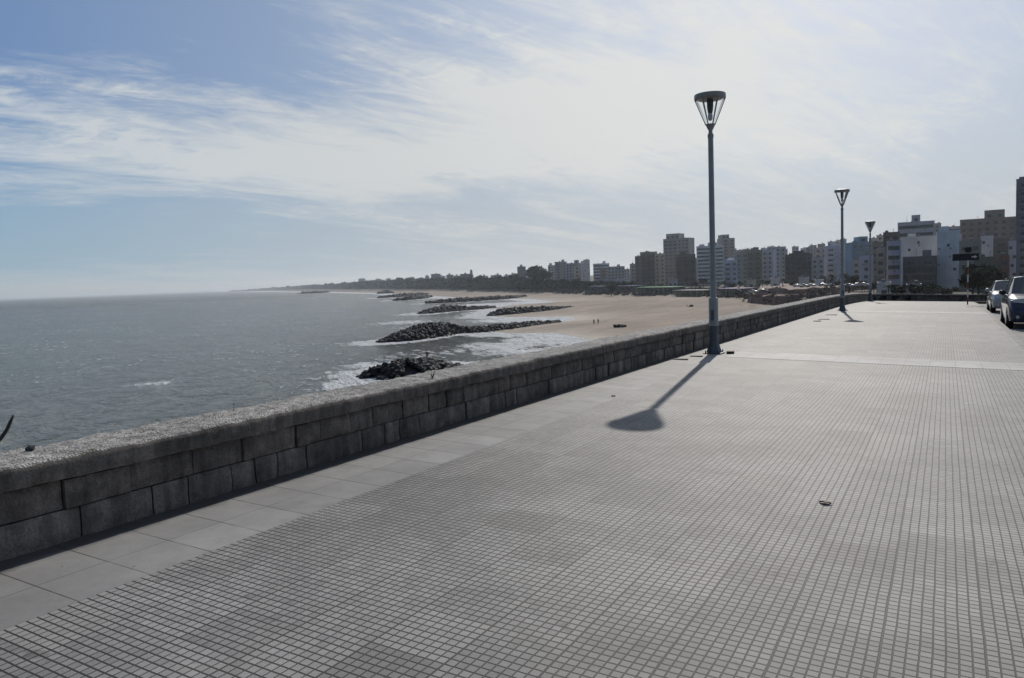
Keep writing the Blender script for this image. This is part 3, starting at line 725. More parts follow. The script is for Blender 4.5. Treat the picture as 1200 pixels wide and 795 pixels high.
# ------------------------------------------------------------------ people
def person(loc, rz, top, legs, label, stride=.12, lean=0, grp=None):
    root = empty('person', loc, rz, label=label, cat='person', group=grp)
    V = {'pel': (0, 0, .92), 'wst': (0, lean*.3, 1.08), 'chs': (0, lean*.7, 1.30), 'nck': (0, lean, 1.47), 'hd': (0, lean+.02, 1.60), 'hdt': (0, lean+.02, 1.70),
         'lh': (-.1, 0, .88), 'lk': (-.11, stride*.6, .49), 'la': (-.11, stride, .08), 'lt': (-.12, stride+.17, .035),
         'rh': (.1, 0, .88), 'rk': (.11, -stride*.3, .49), 'ra': (.11, -stride, .10), 'rt': (.12, -stride+.17, .035),
         'ls': (-.19, lean*.9, 1.40), 'le': (-.25, lean-.05, 1.13), 'lw': (-.24, lean+.08, .88), 'lf': (-.23, lean+.1, .78),
         'rs': (.19, lean*.9, 1.40), 're': (.25, lean-.03, 1.13), 'rw': (.24, lean+.10, .88), 'rf': (.23, lean+.13, .78)}
    Rr = {'pel': .15, 'wst': .13, 'chs': .16, 'nck': .06, 'hd': .10, 'hdt': .075, 'lh': .10, 'lk': .065, 'la': .045, 'lt': .035, 'ls': .07, 'le': .048, 'lw': .034, 'lf': .03}
    E_ = [('pel', 'wst'), ('wst', 'chs'), ('chs', 'nck'), ('nck', 'hd'), ('hd', 'hdt'), ('pel', 'lh'), ('lh', 'lk'), ('lk', 'la'), ('la', 'lt'), ('pel', 'rh'), ('rh', 'rk'), ('rk', 'ra'), ('ra', 'rt'),
          ('chs', 'ls'), ('ls', 'le'), ('le', 'lw'), ('lw', 'lf'), ('chs', 'rs'), ('rs', 're'), ('re', 'rw'), ('rw', 'rf')]
    ks = list(V); me = bpy.data.meshes.new('body'); me.from_pydata([V[k] for k in ks], [(ks.index(a), ks.index(b)) for a, b in E_], [])
    o = bpy.data.objects.new('body', me); COL.objects.link(o); o.parent = root
    sm = o.modifiers.new('skin', 'SKIN')
    for i, k in enumerate(ks):
        r = Rr.get(k, Rr.get('l'+k[1:], .05)); me.skin_vertices[0].data[i].radius = (r, r*(.75 if k in ('pel', 'wst', 'chs') else 1))
    me.skin_vertices[0].data[0].use_root = True
    o.modifiers.new('sub', 'SUBSURF').levels = 1; o.modifiers['sub'].render_levels = 1
    t = NT('clothed_person'); z = t.xyz(t.obj())[2]
    c = t.mix(t.m('GREATER_THAN', z, .93), legs, top); c = t.mix(t.m('GREATER_THAN', z, 1.49), c, (.35, .2, .14)); c = t.mix(t.m('LESS_THAN', z, .1), c, (.02, .02, .02))
    t.put(t.b.inputs['Base Color'], c); t.b.inputs['Roughness'].default_value = .8; me.materials.append(t.mat)
    m = MB(); m.lathe([(.075, 1.60), (.112, 1.64), (.108, 1.70), (.07, 1.745), (.02, 1.76)], 12); m.v = [(a, b_+lean-.005, c_) for a, b_, c_ in m.v]
    m.build('hair', M['blackp'], root, smooth=True)
    return root
p = onz(501, 429.5, SEA+2.2)
person((p[0], p[1], SEA+3.2), 1., (.03, .03, .035), (.02, .022, .03), 'person in dark clothes standing on the nearest rock breakwater', .1, .02)
p = onz(696, 378.5, -13.3); person((p[0], p[1], tz(p[0], p[1])), .6, (.04, .035, .04), (.03, .03, .04), 'dark-clothed person walking on the beach sand, the left one of the pair', .2, .04, 'pair walking on the beach')
p = onz(701, 378, -13.3); person((p[0], p[1], tz(p[0], p[1])), .6, (.06, .035, .03), (.02, .02, .025), 'dark-clothed person walking on the beach sand, the right one of the pair', .18, .03, 'pair walking on the beach')

# ------------------------------------------------------------------ trees
def leaf_cloud(mb, c, R, n, sz, squash=.8, mi=0):
    for k in range(n):
        u = Vector((random.gauss(0, 1), random.gauss(0, 1), random.gauss(0, 1))).normalized()*R*random.uniform(.45, 1.08)
        p = Vector(c)+Vector((u.x, u.y, u.z*squash)); a = Vector((random.gauss(0, 1), random.gauss(0, 1), random.gauss(0, 1))).normalized(); b = a.orthogonal().normalized()
        s_ = sz*random.uniform(.6, 1.4)
        mb.add([p+a*s_, p+b*s_*.7, p-a*s_, p-b*s_*.7], [(0, 1, 2, 3)], mi)
def tree_round(seed, H, R, mat, name='broadleaf_tree'):
    random.seed(seed); root = empty(name, (0, 0, 0)); tr = MB(); cr = MB()
    tr.tube([(0, 0, -1), (.1, 0, H*.25), (-.1, .1, H*.55), (0, 0, H*.8)], [.3, .24, .15, .05], 8)
    for k in range(7):
        a = random.uniform(0, 6.3); zz = H*random.uniform(.35, .6); e = (R*.7*math.cos(a), R*.7*math.sin(a), zz+H*.22); tr.tube([(0, 0, zz), e], [.12, .03], 6)
        leaf_cloud(cr, (e[0]*random.uniform(.6, 1.1), e[1]*random.uniform(.6, 1.1), e[2]+random.uniform(-.5, 1)), R*random.uniform(.35, .55), 150, .36)
    for k in range(3): leaf_cloud(cr, (random.uniform(-.3, .3)*R, random.uniform(-.3, .3)*R, H*random.uniform(.65, .88)), R*random.uniform(.4, .55), 160, .36)
    tr.build('trunk', M['trunk'], root); cr.build('crown', mat, root); return root
def tree_conifer(seed, H, R):
    random.seed(seed); root = empty('conifer_tree', (0, 0, 0)); tr = MB(); cr = MB(); tr.tube([(0, 0, -1), (0, 0, H*.97)], [.3, .04], 8)
    k = 0
    while k < 16:
        z = H*(.12+.86*k/16); r = R*(1-k/16.5)
        for q in range(7):
            a = q*.9+k; 
            for e in (.4, .8): leaf_cloud(cr, (r*e*math.cos(a), r*e*math.sin(a), z-r*e*.15), max(.35, r*.3), 9, .38, .5)
        k += 1
    tr.build('trunk', M['trunk'], root); cr.build('crown', M['leaf'], root); return root
def tree_palm(seed, H):
    random.seed(seed); root = empty('palm_tree', (0, 0, 0)); tr = MB(); cr = MB(); tr.tube([(0, 0, -1), (.1, 0, H*.5), (.25, .1, H)], [.28, .2, .17], 8)
    for k in range(22):
        a = random.uniform(0, 6.3); L = random.uniform(2., 2.9); up = random.uniform(-.3, .9); prev = None
        for i in range(7):
            t = i/6; p = Vector((.25+L*t*math.cos(a), .1+L*t*math.sin(a), H+up*L*t-1.3*t*t*L*.8)); w_ = .32*(1-t*.8)
            sd = Vector((-math.sin(a), math.cos(a), 0))*w_
            cur = (p+sd-Vector((0, 0, w_*.5)), p, p-sd-Vector((0, 0, w_*.5)))
            if prev: cr.add([prev[0], prev[1], cur[1], cur[0]], [(0, 1, 2, 3)]); cr.add([prev[1], prev[2], cur[2], cur[1]], [(0, 1, 2, 3)])
            prev = cur
    tr.build('trunk', M['trunk'], root); cr.build('crown', M['palm'], root); return root
protos = {'r1': tree_round(1, 8, 3.2, M['leaf']), 'r2': tree_round(2, 7, 3.6, M['leaf']), 'r3': tree_round(3, 6, 2.6, M['leaf2']), 'c': tree_conifer(4, 14, 3.2), 'p': tree_palm(5, 7)}
usedp = set()
def put_tree(kind, px, d, hpx_top, label, group, sw=1.):
    """stands on the ground at depth d; crown top reaches the bearing hpx_top"""
    P_ = at(px, hpx_top, d); z0 = tz(P_[0], P_[1]); H0 = {'r1': 8.6, 'r2': 7.6, 'r3': 6.5, 'c': 14.3, 'p': 8.5}[kind]; sc = max(.4, (P_[2]-z0)/H0)
    o = protos[kind] if kind not in usedp else copy_tree(protos[kind]); usedp.add(kind)
    o.location = (P_[0], P_[1], z0); o.scale = (sc*sw, sc*sw, sc); o.rotation_euler = (0, 0, random.uniform(0, 6.3))
    tag(o, label, 'tree', group); return o
random.seed(21)
TG = 'trees between the town and the beach'
TR = [('r2', 716, 560, 331, 'dark round tree left of the brown stepped block behind the beach'), ('r1', 824, 520, 326, 'dark leafy tree in front of the white striped block, left of the lamp pole', 1.3),
 ('r2', 816, 510, 329, 'lower dark tree at the left foot of the white striped block'), ('r1', 849, 500, 329, 'tree just right of the nearest lamp pole at the foot of the domed block'),
 ('r3', 842, 470, 334, 'small brownish tree hard against the nearest lamp pole'), ('r2', 868, 480, 330, 'tree right of the small domed white block'), ('r1', 880, 470, 328, 'tree in front of the olive brown block'),
 ('r3', 890, 450, 333, 'small brownish tree between the olive and the bluish blocks'), ('r2', 899, 460, 329, 'broad dark tree before the bluish block'), ('r1', 911, 450, 327, 'tree left of the dark gridded block'),
 ('r2', 921, 440, 331, 'low tree at the left foot of the dark gridded block'), ('r3', 935, 430, 333, 'small brownish tree at the middle of the dark gridded block'), ('r1', 951, 420, 328, 'tree at the right foot of the dark gridded block'),
 ('r2', 962, 400, 324, 'broad tree below the pale lilac block'), ('p', 973, 330, 318, 'palm tree left of the middle street lamp'), ('p', 989, 320, 316, 'palm tree just right of the middle street lamp'),
 ('r1', 1000, 330, 322, 'dark tree between the middle and the farthest street lamps'), ('r2', 1010, 320, 329, 'low tree left of the farthest street lamp'), ('r2', 1024, 300, 331, 'low tree right of the farthest street lamp'),
 ('r1', 1147, 210, 309, 'dark tree right of the street sign before the beige block'), ('r2', 1156, 200, 313, 'bushy dark tree above the roof of the silver hatchback', 1.), ('r1', 1140, 190, 317, 'lowest dark tree directly behind the street sign pole'),
 ('r2', 693, 640, 330, 'dark tree below the white flat roofed block'), ('r1', 676, 680, 326, 'dark tree before the grey block behind the beach'), ('r2', 661, 700, 327, 'broad tree left of the grey block'), ('r1', 637, 760, 315, 'tall tree left of the grey stepped block'),
 ('r2', 628, 800, 312, 'tall dark tree between the two small grey blocks'), ('r1', 602, 900, 321, 'dark tree left of the first small grey block'), ('c', 552, 1000, 314.5, 'pointed conifer standing above the far treeline')]
for e in TR: put_tree(e[0], e[1], e[2], e[3], e[4], TG, e[5] if len(e) > 5 else 1.)

# far wood along the coast: one mass
random.seed(5); wood = MB()
for k in range(1900):
    px = random.uniform(268, 735); 
    d = math.exp(np.interp(px, [268, 310, 400, 480, 560, 620, 700, 735], np.log([7500, 5600, 2450, 1500, 1000, 780, 610, 560])))
    d *= random.uniform(1.03, 1.17)
    P_ = at(px, 330, d); z0 = tz(P_[0], P_[1]); 
    # skyline height seen in the photograph, as elevation over the bearing
    yt = np.interp(px, [268, 300, 345, 400, 440, 480, 520, 560, 600, 640, 735], [340.6, 338.6, 335.2, 331.6, 328.6, 326.5, 325, 324.5, 325, 328, 331])
    top = at(px, yt, d)[2]; hh = max(2., (top-z0))*(random.uniform(.45, .85)+.42*max(0, mnoise.noise((px*.17, 3, 0)))+.3*max(0, mnoise.noise((px*.6, 8, 0)))); r = max(2.5, min(hh*.8, d*.006))
    nb = 7; base = z0-2
    for q in range(26 if d < 2500 else 12):
        u = Vector((random.gauss(0, 1), random.gauss(0, 1), random.gauss(0, 1))).normalized(); p_ = Vector((P_[0], P_[1], z0+hh*.55))+Vector((u.x*r, u.y*r, u.z*hh*.45))
        a = Vector((random.gauss(0, 1), random.gauss(0, 1), random.gauss(0, 1))).normalized(); bb = a.orthogonal().normalized(); s_ = r*.42
        wood.add([p_+a*s_, p_+bb*s_*.8, p_-a*s_, p_-bb*s_*.8], [(0, 1, 2, 3)])
o = wood.build('far_wood', M['leaf']); tag(o, 'hazy dark wood along the far curve of the coast', 'woodland', kind='stuff')
# scrub on the low bluff above the sand
random.seed(6); sc_ = MB()
for k in range(1100):
    i = random.uniform(4.6, len(inland)-5.); j = int(i); a, b = inland[j], inland[j+1]; t = i-j; p0 = a+(b-a)*t
    d_ = (b-a)/np.linalg.norm(b-a); n_ = np.array([d_[1], -d_[0]]); 
    P_ = p0+n_*random.uniform(1, 16); z0 = tz(P_[0], P_[1]); r = random.uniform(.6, 1.5)*(1+np.linalg.norm(P_)*.0008)
    leaf_cloud(sc_, (P_[0], P_[1], z0+r*.3), r, 12, r*.4, .6)
for k in range(420):
    px = random.uniform(862, 1034); py = np.interp(px, [862, 905, 960, 1034], [347, 350, 346, 339])-random.uniform(0, 11); P_ = onz(px, py, -8.5); z0 = max(tz(P_[0], P_[1]), -10.5)
    if random.random() < .5: continue
    r = random.uniform(.5, 1.5); leaf_cloud(sc_, (P_[0], P_[1], z0+random.choice([0, 1.2, 2.2, 3.2])), r, 14, r*.38, .6)
o = sc_.build('bluff_scrub', M['leaf2']); tag(o, 'low brown scrub covering the bluff at the top of the sand', 'scrub', kind='stuff')

# ------------------------------------------------------------------ buildings
wm = {}
def wallmat(c):
    if c not in wm:
        t = NT('facade_render'); p = t.obj(); x, y, z = t.xyz(p)
        n = t.noise(p, .12, 5, .6); st = t.noise(t.comb(t.m('MULTIPLY', x, 1.1), t.m('MULTIPLY', y, 1.1), t.m('MULTIPLY', z, .12)), 1., 5, .7)
        cc = t.mix(1., c, t.ramp(n, .3, .7, .85, 1.12), 'MULTIPLY'); cc = t.mix(1., cc, t.ramp(st, .35, .7, 1.03, .9), 'MULTIPLY')
        t.put(t.b.inputs['Base Color'], cc); t.b.inputs['Roughness'].default_value = .85; t.b.inputs['Specular IOR Level'].default_value = .3; wm[c] = t.mat
    return wm[c]
frame_m = simple('window_frame', (.22, .22, .23), .6, .1, 3)
winmesh = {}
def window_obj(w, h, parent, loc, rz=0, name='window'):
    key = (round(w, 1), round(h, 1))
    if key not in winmesh:
        m = MB(); w_, h_ = key; fr = .07
        m.box(-w_/2, w_/2, -.02, .05, 0, h_, 0)
        o_ = MB()
        m.box(-w_/2-fr, -w_/2, -.10, .05, -fr, h_+fr, 1); m.box(w_/2, w_/2+fr, -.10, .05, -fr, h_+fr, 1); m.box(-w_/2, w_/2, -.10, .05, h_, h_+fr, 1); m.box(-w_/2, w_/2, -.14, .05, -fr, 0, 1)
        if w_ < 3.2: m.box(-.03, .03, -.07, -.02, 0, h_, 1)
        o = m.build(name, [M['wglass'], frame_m], parent); winmesh[key] = o.data
    else:
        o = bpy.data.objects.new(name, winmesh[key]); COL.objects.link(o); o.parent = parent
    o.location = loc; o.rotation_euler = (0, 0, rz); return o
def building(label, x0, x1, yt, d, col, style='grid', psi=0., D=13, tiers=(), cat='apartment block', floor=3., cw=3.2, ww=1.5, wh=1.4, balcol=None, name='apartment_block', top_skip=.8):
    mid_ = at((x0+x1)/2, yt, d); Rh = float(np.hypot(*mid_[:2]))
    def onR(x): r_ = ray(x, yt); return CAM+r_*(Rh/np.hypot(r_[0], r_[1]))
    A = onR(x0); B = onR(x1); ztop = mid_[2]; ax = (B-A)[:2]; Wt = float(np.hypot(*ax)); ang = math.atan2(ax[1], ax[0])
    c = (A+B)/2
    w = Wt
    if psi: 
        D = min(D, Wt*.55/abs(math.sin(psi)))
        w = (Wt-D*abs(math.sin(psi)))/math.cos(psi)
    fwd = np.array([-math.sin(ang), math.cos(ang)])
    cen = c[:2]+fwd*D/2
    z0 = min(tz(cen[0], cen[1]), tz(A[0], A[1]), tz(B[0], B[1]))-.2; H = ztop-z0
    root = empty(name, (cen[0], cen[1], z0), ang+psi, label=label, cat=cat, group='buildings of the seaside town')
    mu = sum(col)/3; col = tuple(min(.72, max(.02, (mu+(c_-mu)*1.15)*1.4+.01)) for c_ in col)
    wmx = wallmat(col); m = MB(); m.box(-w/2, w/2, -D/2, D/2, -1.5, H)
    m.build('wall', wmx, root)
    m = MB(); e = .25
    m.box(-w/2-.06, w/2+.06, -D/2-.06, -D/2+e, H, H+.55); m.box(-w/2-.06, w/2+.06, D/2-e, D/2+.06, H, H+.55); m.box(-w/2-.06, -w/2+e, -D/2+e, D/2-e, H, H+.55); m.box(w/2-e, w/2+.06, -D/2+e, D/2-e, H, H+.55)
    m.build('roof_parapet', wmx, root)
    for (u0, u1, yt2) in tiers:                 # upper storeys and lift housings
        hz = at((x0+x1)/2, yt2, d)[2]-z0
        m = MB(); m.box(-w/2+u0*w, -w/2+u1*w, -D/2+(.4 if u1-u0 > .6 else 1.2), D/2-1.2, H-.02, hz); rf = m.build('roof_housing', wmx, root)
        nfl = int((hz-H)/floor)
        for q in range(nfl):
            for s_ in range(max(1, int((u1-u0)*w/cw))):
                xx = -w/2+u0*w+(s_+.5)*(u1-u0)*w/max(1, int((u1-u0)*w/cw)); window_obj(ww, wh, rf, (xx, -D/2+(.4 if u1-u0 > .6 else 1.2), H+.9+q*floor))
    nf = max(1, int((H-top_skip)/floor)); fl = (H-top_skip)/nf
    nc = max(1, int(w/cw))
    while nc*nf > 96: nc -= 1
    if style == 'grid':
        for q in range(nf):
            for s_ in range(nc): window_obj(ww, wh, root, (-w/2+(s_+.5)*w/nc, -D/2, q*fl+fl*.38))
    elif style == 'stripe':
        for q in range(nf): window_obj(w-1.2, fl*.40, root, (0, -D/2, q*fl+fl*.42), name='window_band')
    elif style in ('balcony', 'half'):
        bm_ = wallmat(balcol or col)
        for q in range(nf):
            xa, xb = (-w/2+.3, w/2-.3) if style == 'balcony' else (-w/2+.3, w*.05)
            m = MB(); zz = q*fl+.15
            m.box(xa, xb, -D/2-1.3, -D/2, zz, zz+.16); m.box(xa, xb, -D/2-1.3, -D/2-1.18, zz+.16, zz+1.05); m.box(xa, xa+.12, -D/2-1.18, -D/2, zz+.16, zz+1.05); m.box(xb-.12, xb, -D/2-1.18, -D/2, zz+.16, zz+1.05)
            m.build('balcony', bm_, root)
            nb_ = max(1, int((xb-xa)/4.2))
            for s_ in range(nb_): window_obj(min(2.8, (xb-xa)/nb_*.7), fl*.62, root, (xa+(s_+.5)*(xb-xa)/nb_, -D/2, zz+.2), name='balcony_door')
            if style == 'half':
                n2 = max(1, int(w*.42/cw))
                for s_ in range(n2): window_obj(ww, wh, root, (w*.08+(s_+.5)*w*.42/n2, -D/2, q*fl+fl*.38))
    elif style == 'blank':
        for q in range(0, nf, 1):
            if random.random() < .7: window_obj(.9, 1., root, (random.choice([-.25, .0, .28])*w, -D/2, q*fl+fl*.45))
    elif style == 'frame':                     # open concrete grid with deep dark bays
        m = MB()
        for q in range(nf+1): m.box(-w/2-.1, w/2+.1, -D/2-1.0, -D/2, q*fl-.12, q*fl+.12)
        for s_ in range(nc+1): xx = -w/2+s_*w/nc; m.box(xx-.15, xx+.15, -D/2-1.04, -D/2-.003, 0, H)
        m.build('concrete_frame', wallmat(balcol or col), root)
        for q in range(nf):
            for s_ in range(nc): window_obj(w/nc*.78, fl*.7, root, (-w/2+(s_+.5)*w/nc, -D/2, q*fl+.3))
    # side windows on the turned side
    if abs(psi) > .1 and style != 'blank':
        sx = -w/2 if psi < 0 else w/2; rz = -math.pi/2 if psi < 0 else math.pi/2
        n2 = max(1, int(D/4.5))
        if nf*nc < 60:
            for q in range(nf):
                for s_ in range(n2): window_obj(1.2, 1.2, root, (sx, -D/2+(s_+.5)*D/n2, q*fl+fl*.4), rz)
    # roof clutter
    m = MB(); xx = random.uniform(-.3, .2)*w
    m.lathe([(.7, H), (.75, H+1.1), (.6, H+1.5), (.1, H+1.6)], 12, c=(xx, random.uniform(-.2, .2)*D)); m.build('water_tank', wallmat((.14, .14, .15)), root, smooth=30)
    if w > 9 and not tiers:
        m = MB(); xx = random.uniform(-.25, .25)*w; hh = random.uniform(1.8, 3.2); m.box(xx-1.6, xx+1.6, -1.5, 1.5, H-.02, H+hh); m.build('lift_housing', wmx, root)
    if x1-x0 > 9:
        for q in range(4):
            m = MB(); m.box(-.4, .4, -.35, 0, 0, .55); ac = m.build('air_conditioner', frame_m, root); ac.location = (random.uniform(-.42, .42)*w, -D/2-.01, (random.randrange(max(1, nf))+.12)*fl)
    m = MB(); xx = random.uniform(-.4, .4)*w; m.tube([(xx, 0, H-.1), (xx, 0, H+random.uniform(2, 4.5))], .06, 6); m.tube([(xx-.6, 0, H+1.9), (xx+.6, 0, H+1.9)], .04, 6); m.build('antenna', M['lamp_dark'], root)
    return root
random.seed(33)
GW = (.46, .46, .48); GB = (.36, .38, .43); GY = (.26, .26, .27); BR = (.20, .165, .14); BG = (.36, .31, .25); DK = (.10, .095, .09); RD = (.16, .085, .065); LI = (.34, .34, .42); OL = (.17, .16, .125); BL = (.15, .21, .27)
B_ = building
# right hand cluster, nearest
B_('tall dark blue-grey tower cut by the right edge of the view', 1191, 1232, 210, 300, (.13, .13, .17), 'balcony', D=16, tiers=((.08, .9, 206),), balcol=(.2, .2, .25))
B_('white narrow block wedged against the dark tower at the right edge', 1182, 1191, 284, 285, GW, 'blank', D=12)
B_('small red brick house front above the silver car', 1171, 1183, 301, 270, RD, 'grid', D=10, cw=4, name='brick_house', cat='house')
B_('dark brown block between the white slab and the narrow white block', 1163, 1184, 281, 330, (.12, .10, .085), 'balcony', D=14, balcol=(.15, .13, .11))
B_('large beige brown block, tallest roof right of the street sign', 1125, 1191, 257, 400, BR, 'grid', D=18, tiers=((.44, .80, 246.5),), cw=3.6)
B_('plain white slab without windows right of the street sign', 1149, 1164, 278, 300, (.5, .49, .48), 'blank', D=10)
B_('grey green low block directly behind the street sign', 1124, 1150, 284, 280, (.2, .2, .19), 'grid', D=14)
B_('low dark olive block behind the trees at the sign', 1141, 1165, 303, 260, (.11, .115, .095), 'grid', D=10)
B_('pale blue-white block left of the street sign with small windows', 1098, 1125, 272, 300, (.42, .46, .54), 'blank', D=16, tiers=((.1, .5, 265),))
B_('long grey-white terrace block behind the pale blue-white one', 1088, 1127, 277, 345, (.38, .38, .41), 'stripe', D=14)
B_('dark block with rows of deep balconies under the cream block', 1058, 1098, 302, 300, (.12, .115, .12), 'balcony', D=12, balcol=(.20, .185, .18))
B_('cream coloured block with two small windows above the dark balconies', 1055, 1098, 279, 330, (.44, .42, .41), 'blank', D=16)
B_('tower with long ribbon windows and a square lift house on top', 1052, 1095, 261, 410, (.30, .31, .34), 'stripe', D=16, tiers=((.38, .62, 252),), floor=4.)
B_('lilac fronted block under a dark brown one', 1039, 1056, 284, 300, LI, 'stripe', D=12, floor=3.4)
B_('dark brown flat topped block above the lilac front', 1035, 1054, 273.5, 345, (.10, .08, .07), 'grid', D=14)
B_('brown block just right of the farthest street lamp', 1022, 1039, 285, 370, (.17, .145, .125), 'half', D=13)
B_('low white house front behind the farthest street lamp', 1007, 1023, 301, 360, (.36, .38, .45), 'grid', D=12, cat='house', name='town_house')
B_('tall blue-grey block with a stepped top left of the farthest lamp', 990, 1020, 285, 430, BL, 'grid', psi=.25, D=14, tiers=((.45, .9, 277.5),))
B_('low grey block between the two blue-grey towers', 997, 1010, 306, 380, (.22, .23, .235), 'grid', D=10)
B_('pale grey-lilac block right behind the middle lamp', 966, 992, 289, 480, (.37, .37, .42), 'half', D=14)
B_('beige block left of the middle street lamp', 955, 969, 291, 520, (.34, .31, .29), 'grid', D=12)
B_('light banded low block between the middle lamp and the gridded block', 951, 966, 303, 470, (.30, .29, .30), 'grid', D=12)
# dark gridded block with arched crown
r = B_('dark block with an open grid of bays and a rounded crown', 920, 952, 299, 480, (.055, .052, .05), 'frame', D=14, balcol=(.17, .16, .15), tiers=((.14, .86, 296.5), (.3, .7, 294)), cw=3.2)
B_('grey block behind the left side of the gridded block', 908, 921, 290, 600, GY, 'grid', D=14)
B_('wide bluish grey block left of the gridded block', 887, 910, 294, 560, (.30, .31, .36), 'grid', psi=-.2, D=14)
B_('olive brown block with a small raised middle', 874, 893, 294, 540, OL, 'balcony', D=14, tiers=((.45, .8, 290),), balcol=(.19, .17, .14))
B_('grey green block right of the domed white block', 862, 876, 297, 580, (.22, .225, .21), 'grid', D=14)
# domed block
r = B_('small bluish white block with a pale dome', 848, 864, 306, 520, (.36, .38, .45), 'half', D=14)
A = at(856, 306, 520); m = MB(); m.lathe([(3.0, 0), (2.9, .5), (2.3, 1.2), (1.2, 1.6), (.1, 1.75)], 16); dm = m.build('dome', wallmat((.6, .6, .62)), r, smooth=True); dm.location = (0, -2, A[2]-r.location.z)
B_('tall grey-brown tower behind the white striped block', 840, 861, 280, 700, (.24, .225, .21), 'half', psi=.3, D=16, tiers=((.05, .6, 275),))
B_('white block with dark horizontal window stripes behind the nearest lamp pole', 816, 848, 289, 600, (.50, .52, .56), 'stripe', D=16, tiers=((.1, .3, 286), (.42, .8, 284.5)))
B_('dark brick block at the foot of the tall twin tower', 792, 815, 299, 610, (.105, .08, .07), 'balcony', D=14, tiers=((.2, .55, 295),), balcol=(.13, .10, .09))
B_('tall twin tower with a raised middle, tallest on the beach front', 777, 814, 280, 680, (.24, .23, .22), 'half', psi=-.35, D=16, tiers=((.1, .62, 273.5),), balcol=(.28, .31, .36))
B_('narrow beige block touching the left of the tall twin tower', 767, 779, 298, 640, (.40, .34, .26), 'grid', D=13)
B_('brown stepped block left of the tall twin tower', 750, 770, 296, 650, BR, 'balcony', D=14, tiers=((.3, .55, 294.5),), balcol=(.22, .19, .17))
B_('lower brown block at the left of the stepped one', 744, 754, 301, 660, (.18, .16, .15), 'grid', D=12)
B_('small grey block standing alone left of the brown stepped block', 738, 745, 310, 680, (.23, .23, .23), 'grid', D=12)
B_('low grey block above the sand left of centre of the town', 712, 732, 313, 760, (.25, .255, .27), 'grid', D=14)
B_('whitish flat roofed block left of the low grey one', 695, 714, 309.5, 800, (.42, .43, .46), 'stripe', D=14)
B_('narrow white slab beside the grey stepped block', 683.5, 691, 305, 800, (.5, .48, .45), 'blank', D=12)
B_('grey stepped block with several roof boxes', 663, 685, 309, 820, (.25, .255, .29), 'grid', D=14, tiers=((.45, .7, 305), (.8, 1., 306.5)))
B_('grey block left of the stepped one', 650, 664, 307.5, 850, (.22, .215, .215), 'half', D=14)
B_('pale low block at the left end of the main town', 642, 652, 311.5, 880, (.3, .295, .29), 'grid', D=14)
B_('dark blocky building above the far trees, right one of two', 619, 632, 314, 980, (.13, .13, .13), 'grid', D=14)
B_('dark blocky building above the far trees, left one of two', 606, 616, 313, 1020, (.15, .145, .14), 'grid', D=14)
for i, (a, b, yt, d, c, l) in enumerate([(539, 552, 321.5, 1250, (.14, .14, .16), 'dark low house left of the pointed conifer'), (523, 531, 322.5, 1350, (.2, .2, .21), 'small grey block in the far treeline left of the conifer'),
        (505, 516, 321.5, 1500, (.17, .17, .18), 'grey far block half hidden in the treeline'), (498, 503, 324, 1600, (.3, .3, .3), 'tiny pale block in the far treeline'),
        (478, 486, 325.5, 1800, (.18, .18, .19), 'far dark block left of the tiny pale one'), (420, 428, 326.8, 2900, (.14, .14, .15), 'farthest dark block rising over the wooded coast'),
        (575, 586, 323, 1150, (.22, .22, .23), 'low pale house between the conifer and the blocky buildings')]):
    B_(l, a, b, yt, d, c, 'grid', D=16, cat='building', cw=4.5, name='far_building')

# second row of the town, seen between and above the front blocks
for (a, b, yt, d, c, stl, l) in [
 (870, 879, 292.5, 720, (.27, .26, .25), 'grid', 'narrow grey beige block rising behind the gap left of the olive brown block'),
 (899, 908, 289.5, 760, (.33, .33, .34), 'half', 'pale grey block peeping over the wide bluish grey block'),
 (944, 951, 290.5, 700, (.20, .18, .17), 'grid', 'slim brown block behind the right shoulder of the dark gridded block'),
 (970, 980, 284, 650, (.32, .31, .33), 'half', 'greyish tower top behind the pale grey-lilac block'),
 (1082, 1092, 268, 470, (.42, .42, .44), 'grid', 'pale stair tower behind the cream block'),
 (1108, 1127, 266.5, 480, (.30, .31, .33), 'stripe', 'grey setback storeys behind the pale blue-white block'),
 (854, 863, 292, 760, (.30, .29, .30), 'grid', 'grey block top seen right of the grey-brown tower'),
 (1027, 1037, 292, 290, (.30, .28, .25), 'balcony', 'light brown narrow front right of the farthest lamp, below the brown block'),
 (731, 738, 316, 900, (.3, .3, .31), 'grid', 'tiny pale block far behind the lone small grey block'),
 (563, 572, 324, 1200, (.35, .33, .3), 'grid', 'small cream far house right of the pointed conifer'),
 (590, 599, 323.5, 1060, (.3, .3, .33), 'grid', 'small lilac far house left of the two dark blocky buildings'),
 (490, 496, 326, 1700, (.36, .35, .34), 'grid', 'very small pale far house at the left part of the treeline')]:
    B_(l, a, b, yt, d, c, stl, D=12)
for (a, b, yt, d, c, l) in [
 (903, 914, 327, 400, (.5, .48, .45), 'small white house with flat roof below the bluish grey block'),
 (936, 948, 326.5, 400, (.40, .40, .40), 'pale grey low house at the foot of the dark gridded block'),
 (955, 965, 329, 360, (.55, .54, .52), 'small white house before the banded low block'),
 (875, 886, 329.5, 430, (.34, .33, .27), 'low olive house among the trees under the olive brown block'),
 (1028, 1044, 333, 250, (.40, .40, .42), 'low white wall-like house over the parapet right of the farthest lamp'),
 (1062, 1080, 335.5, 220, (.22, .22, .23), 'low grey house under the dark balconies'),
 (722, 733, 327, 640, (.42, .42, .44), 'small white house on the bluff left of the brown blocks'),
 (700, 712, 327.5, 660, (.30, .30, .33), 'small grey house on the bluff below the whitish block'),
 (783, 794, 328, 560, (.33, .31, .30), 'small house at the foot of the tall twin tower')]:
    B_(l, a, b, yt, d, c, 'grid', D=9, cat='house', name='town_house', cw=3.4)
random.seed(77)
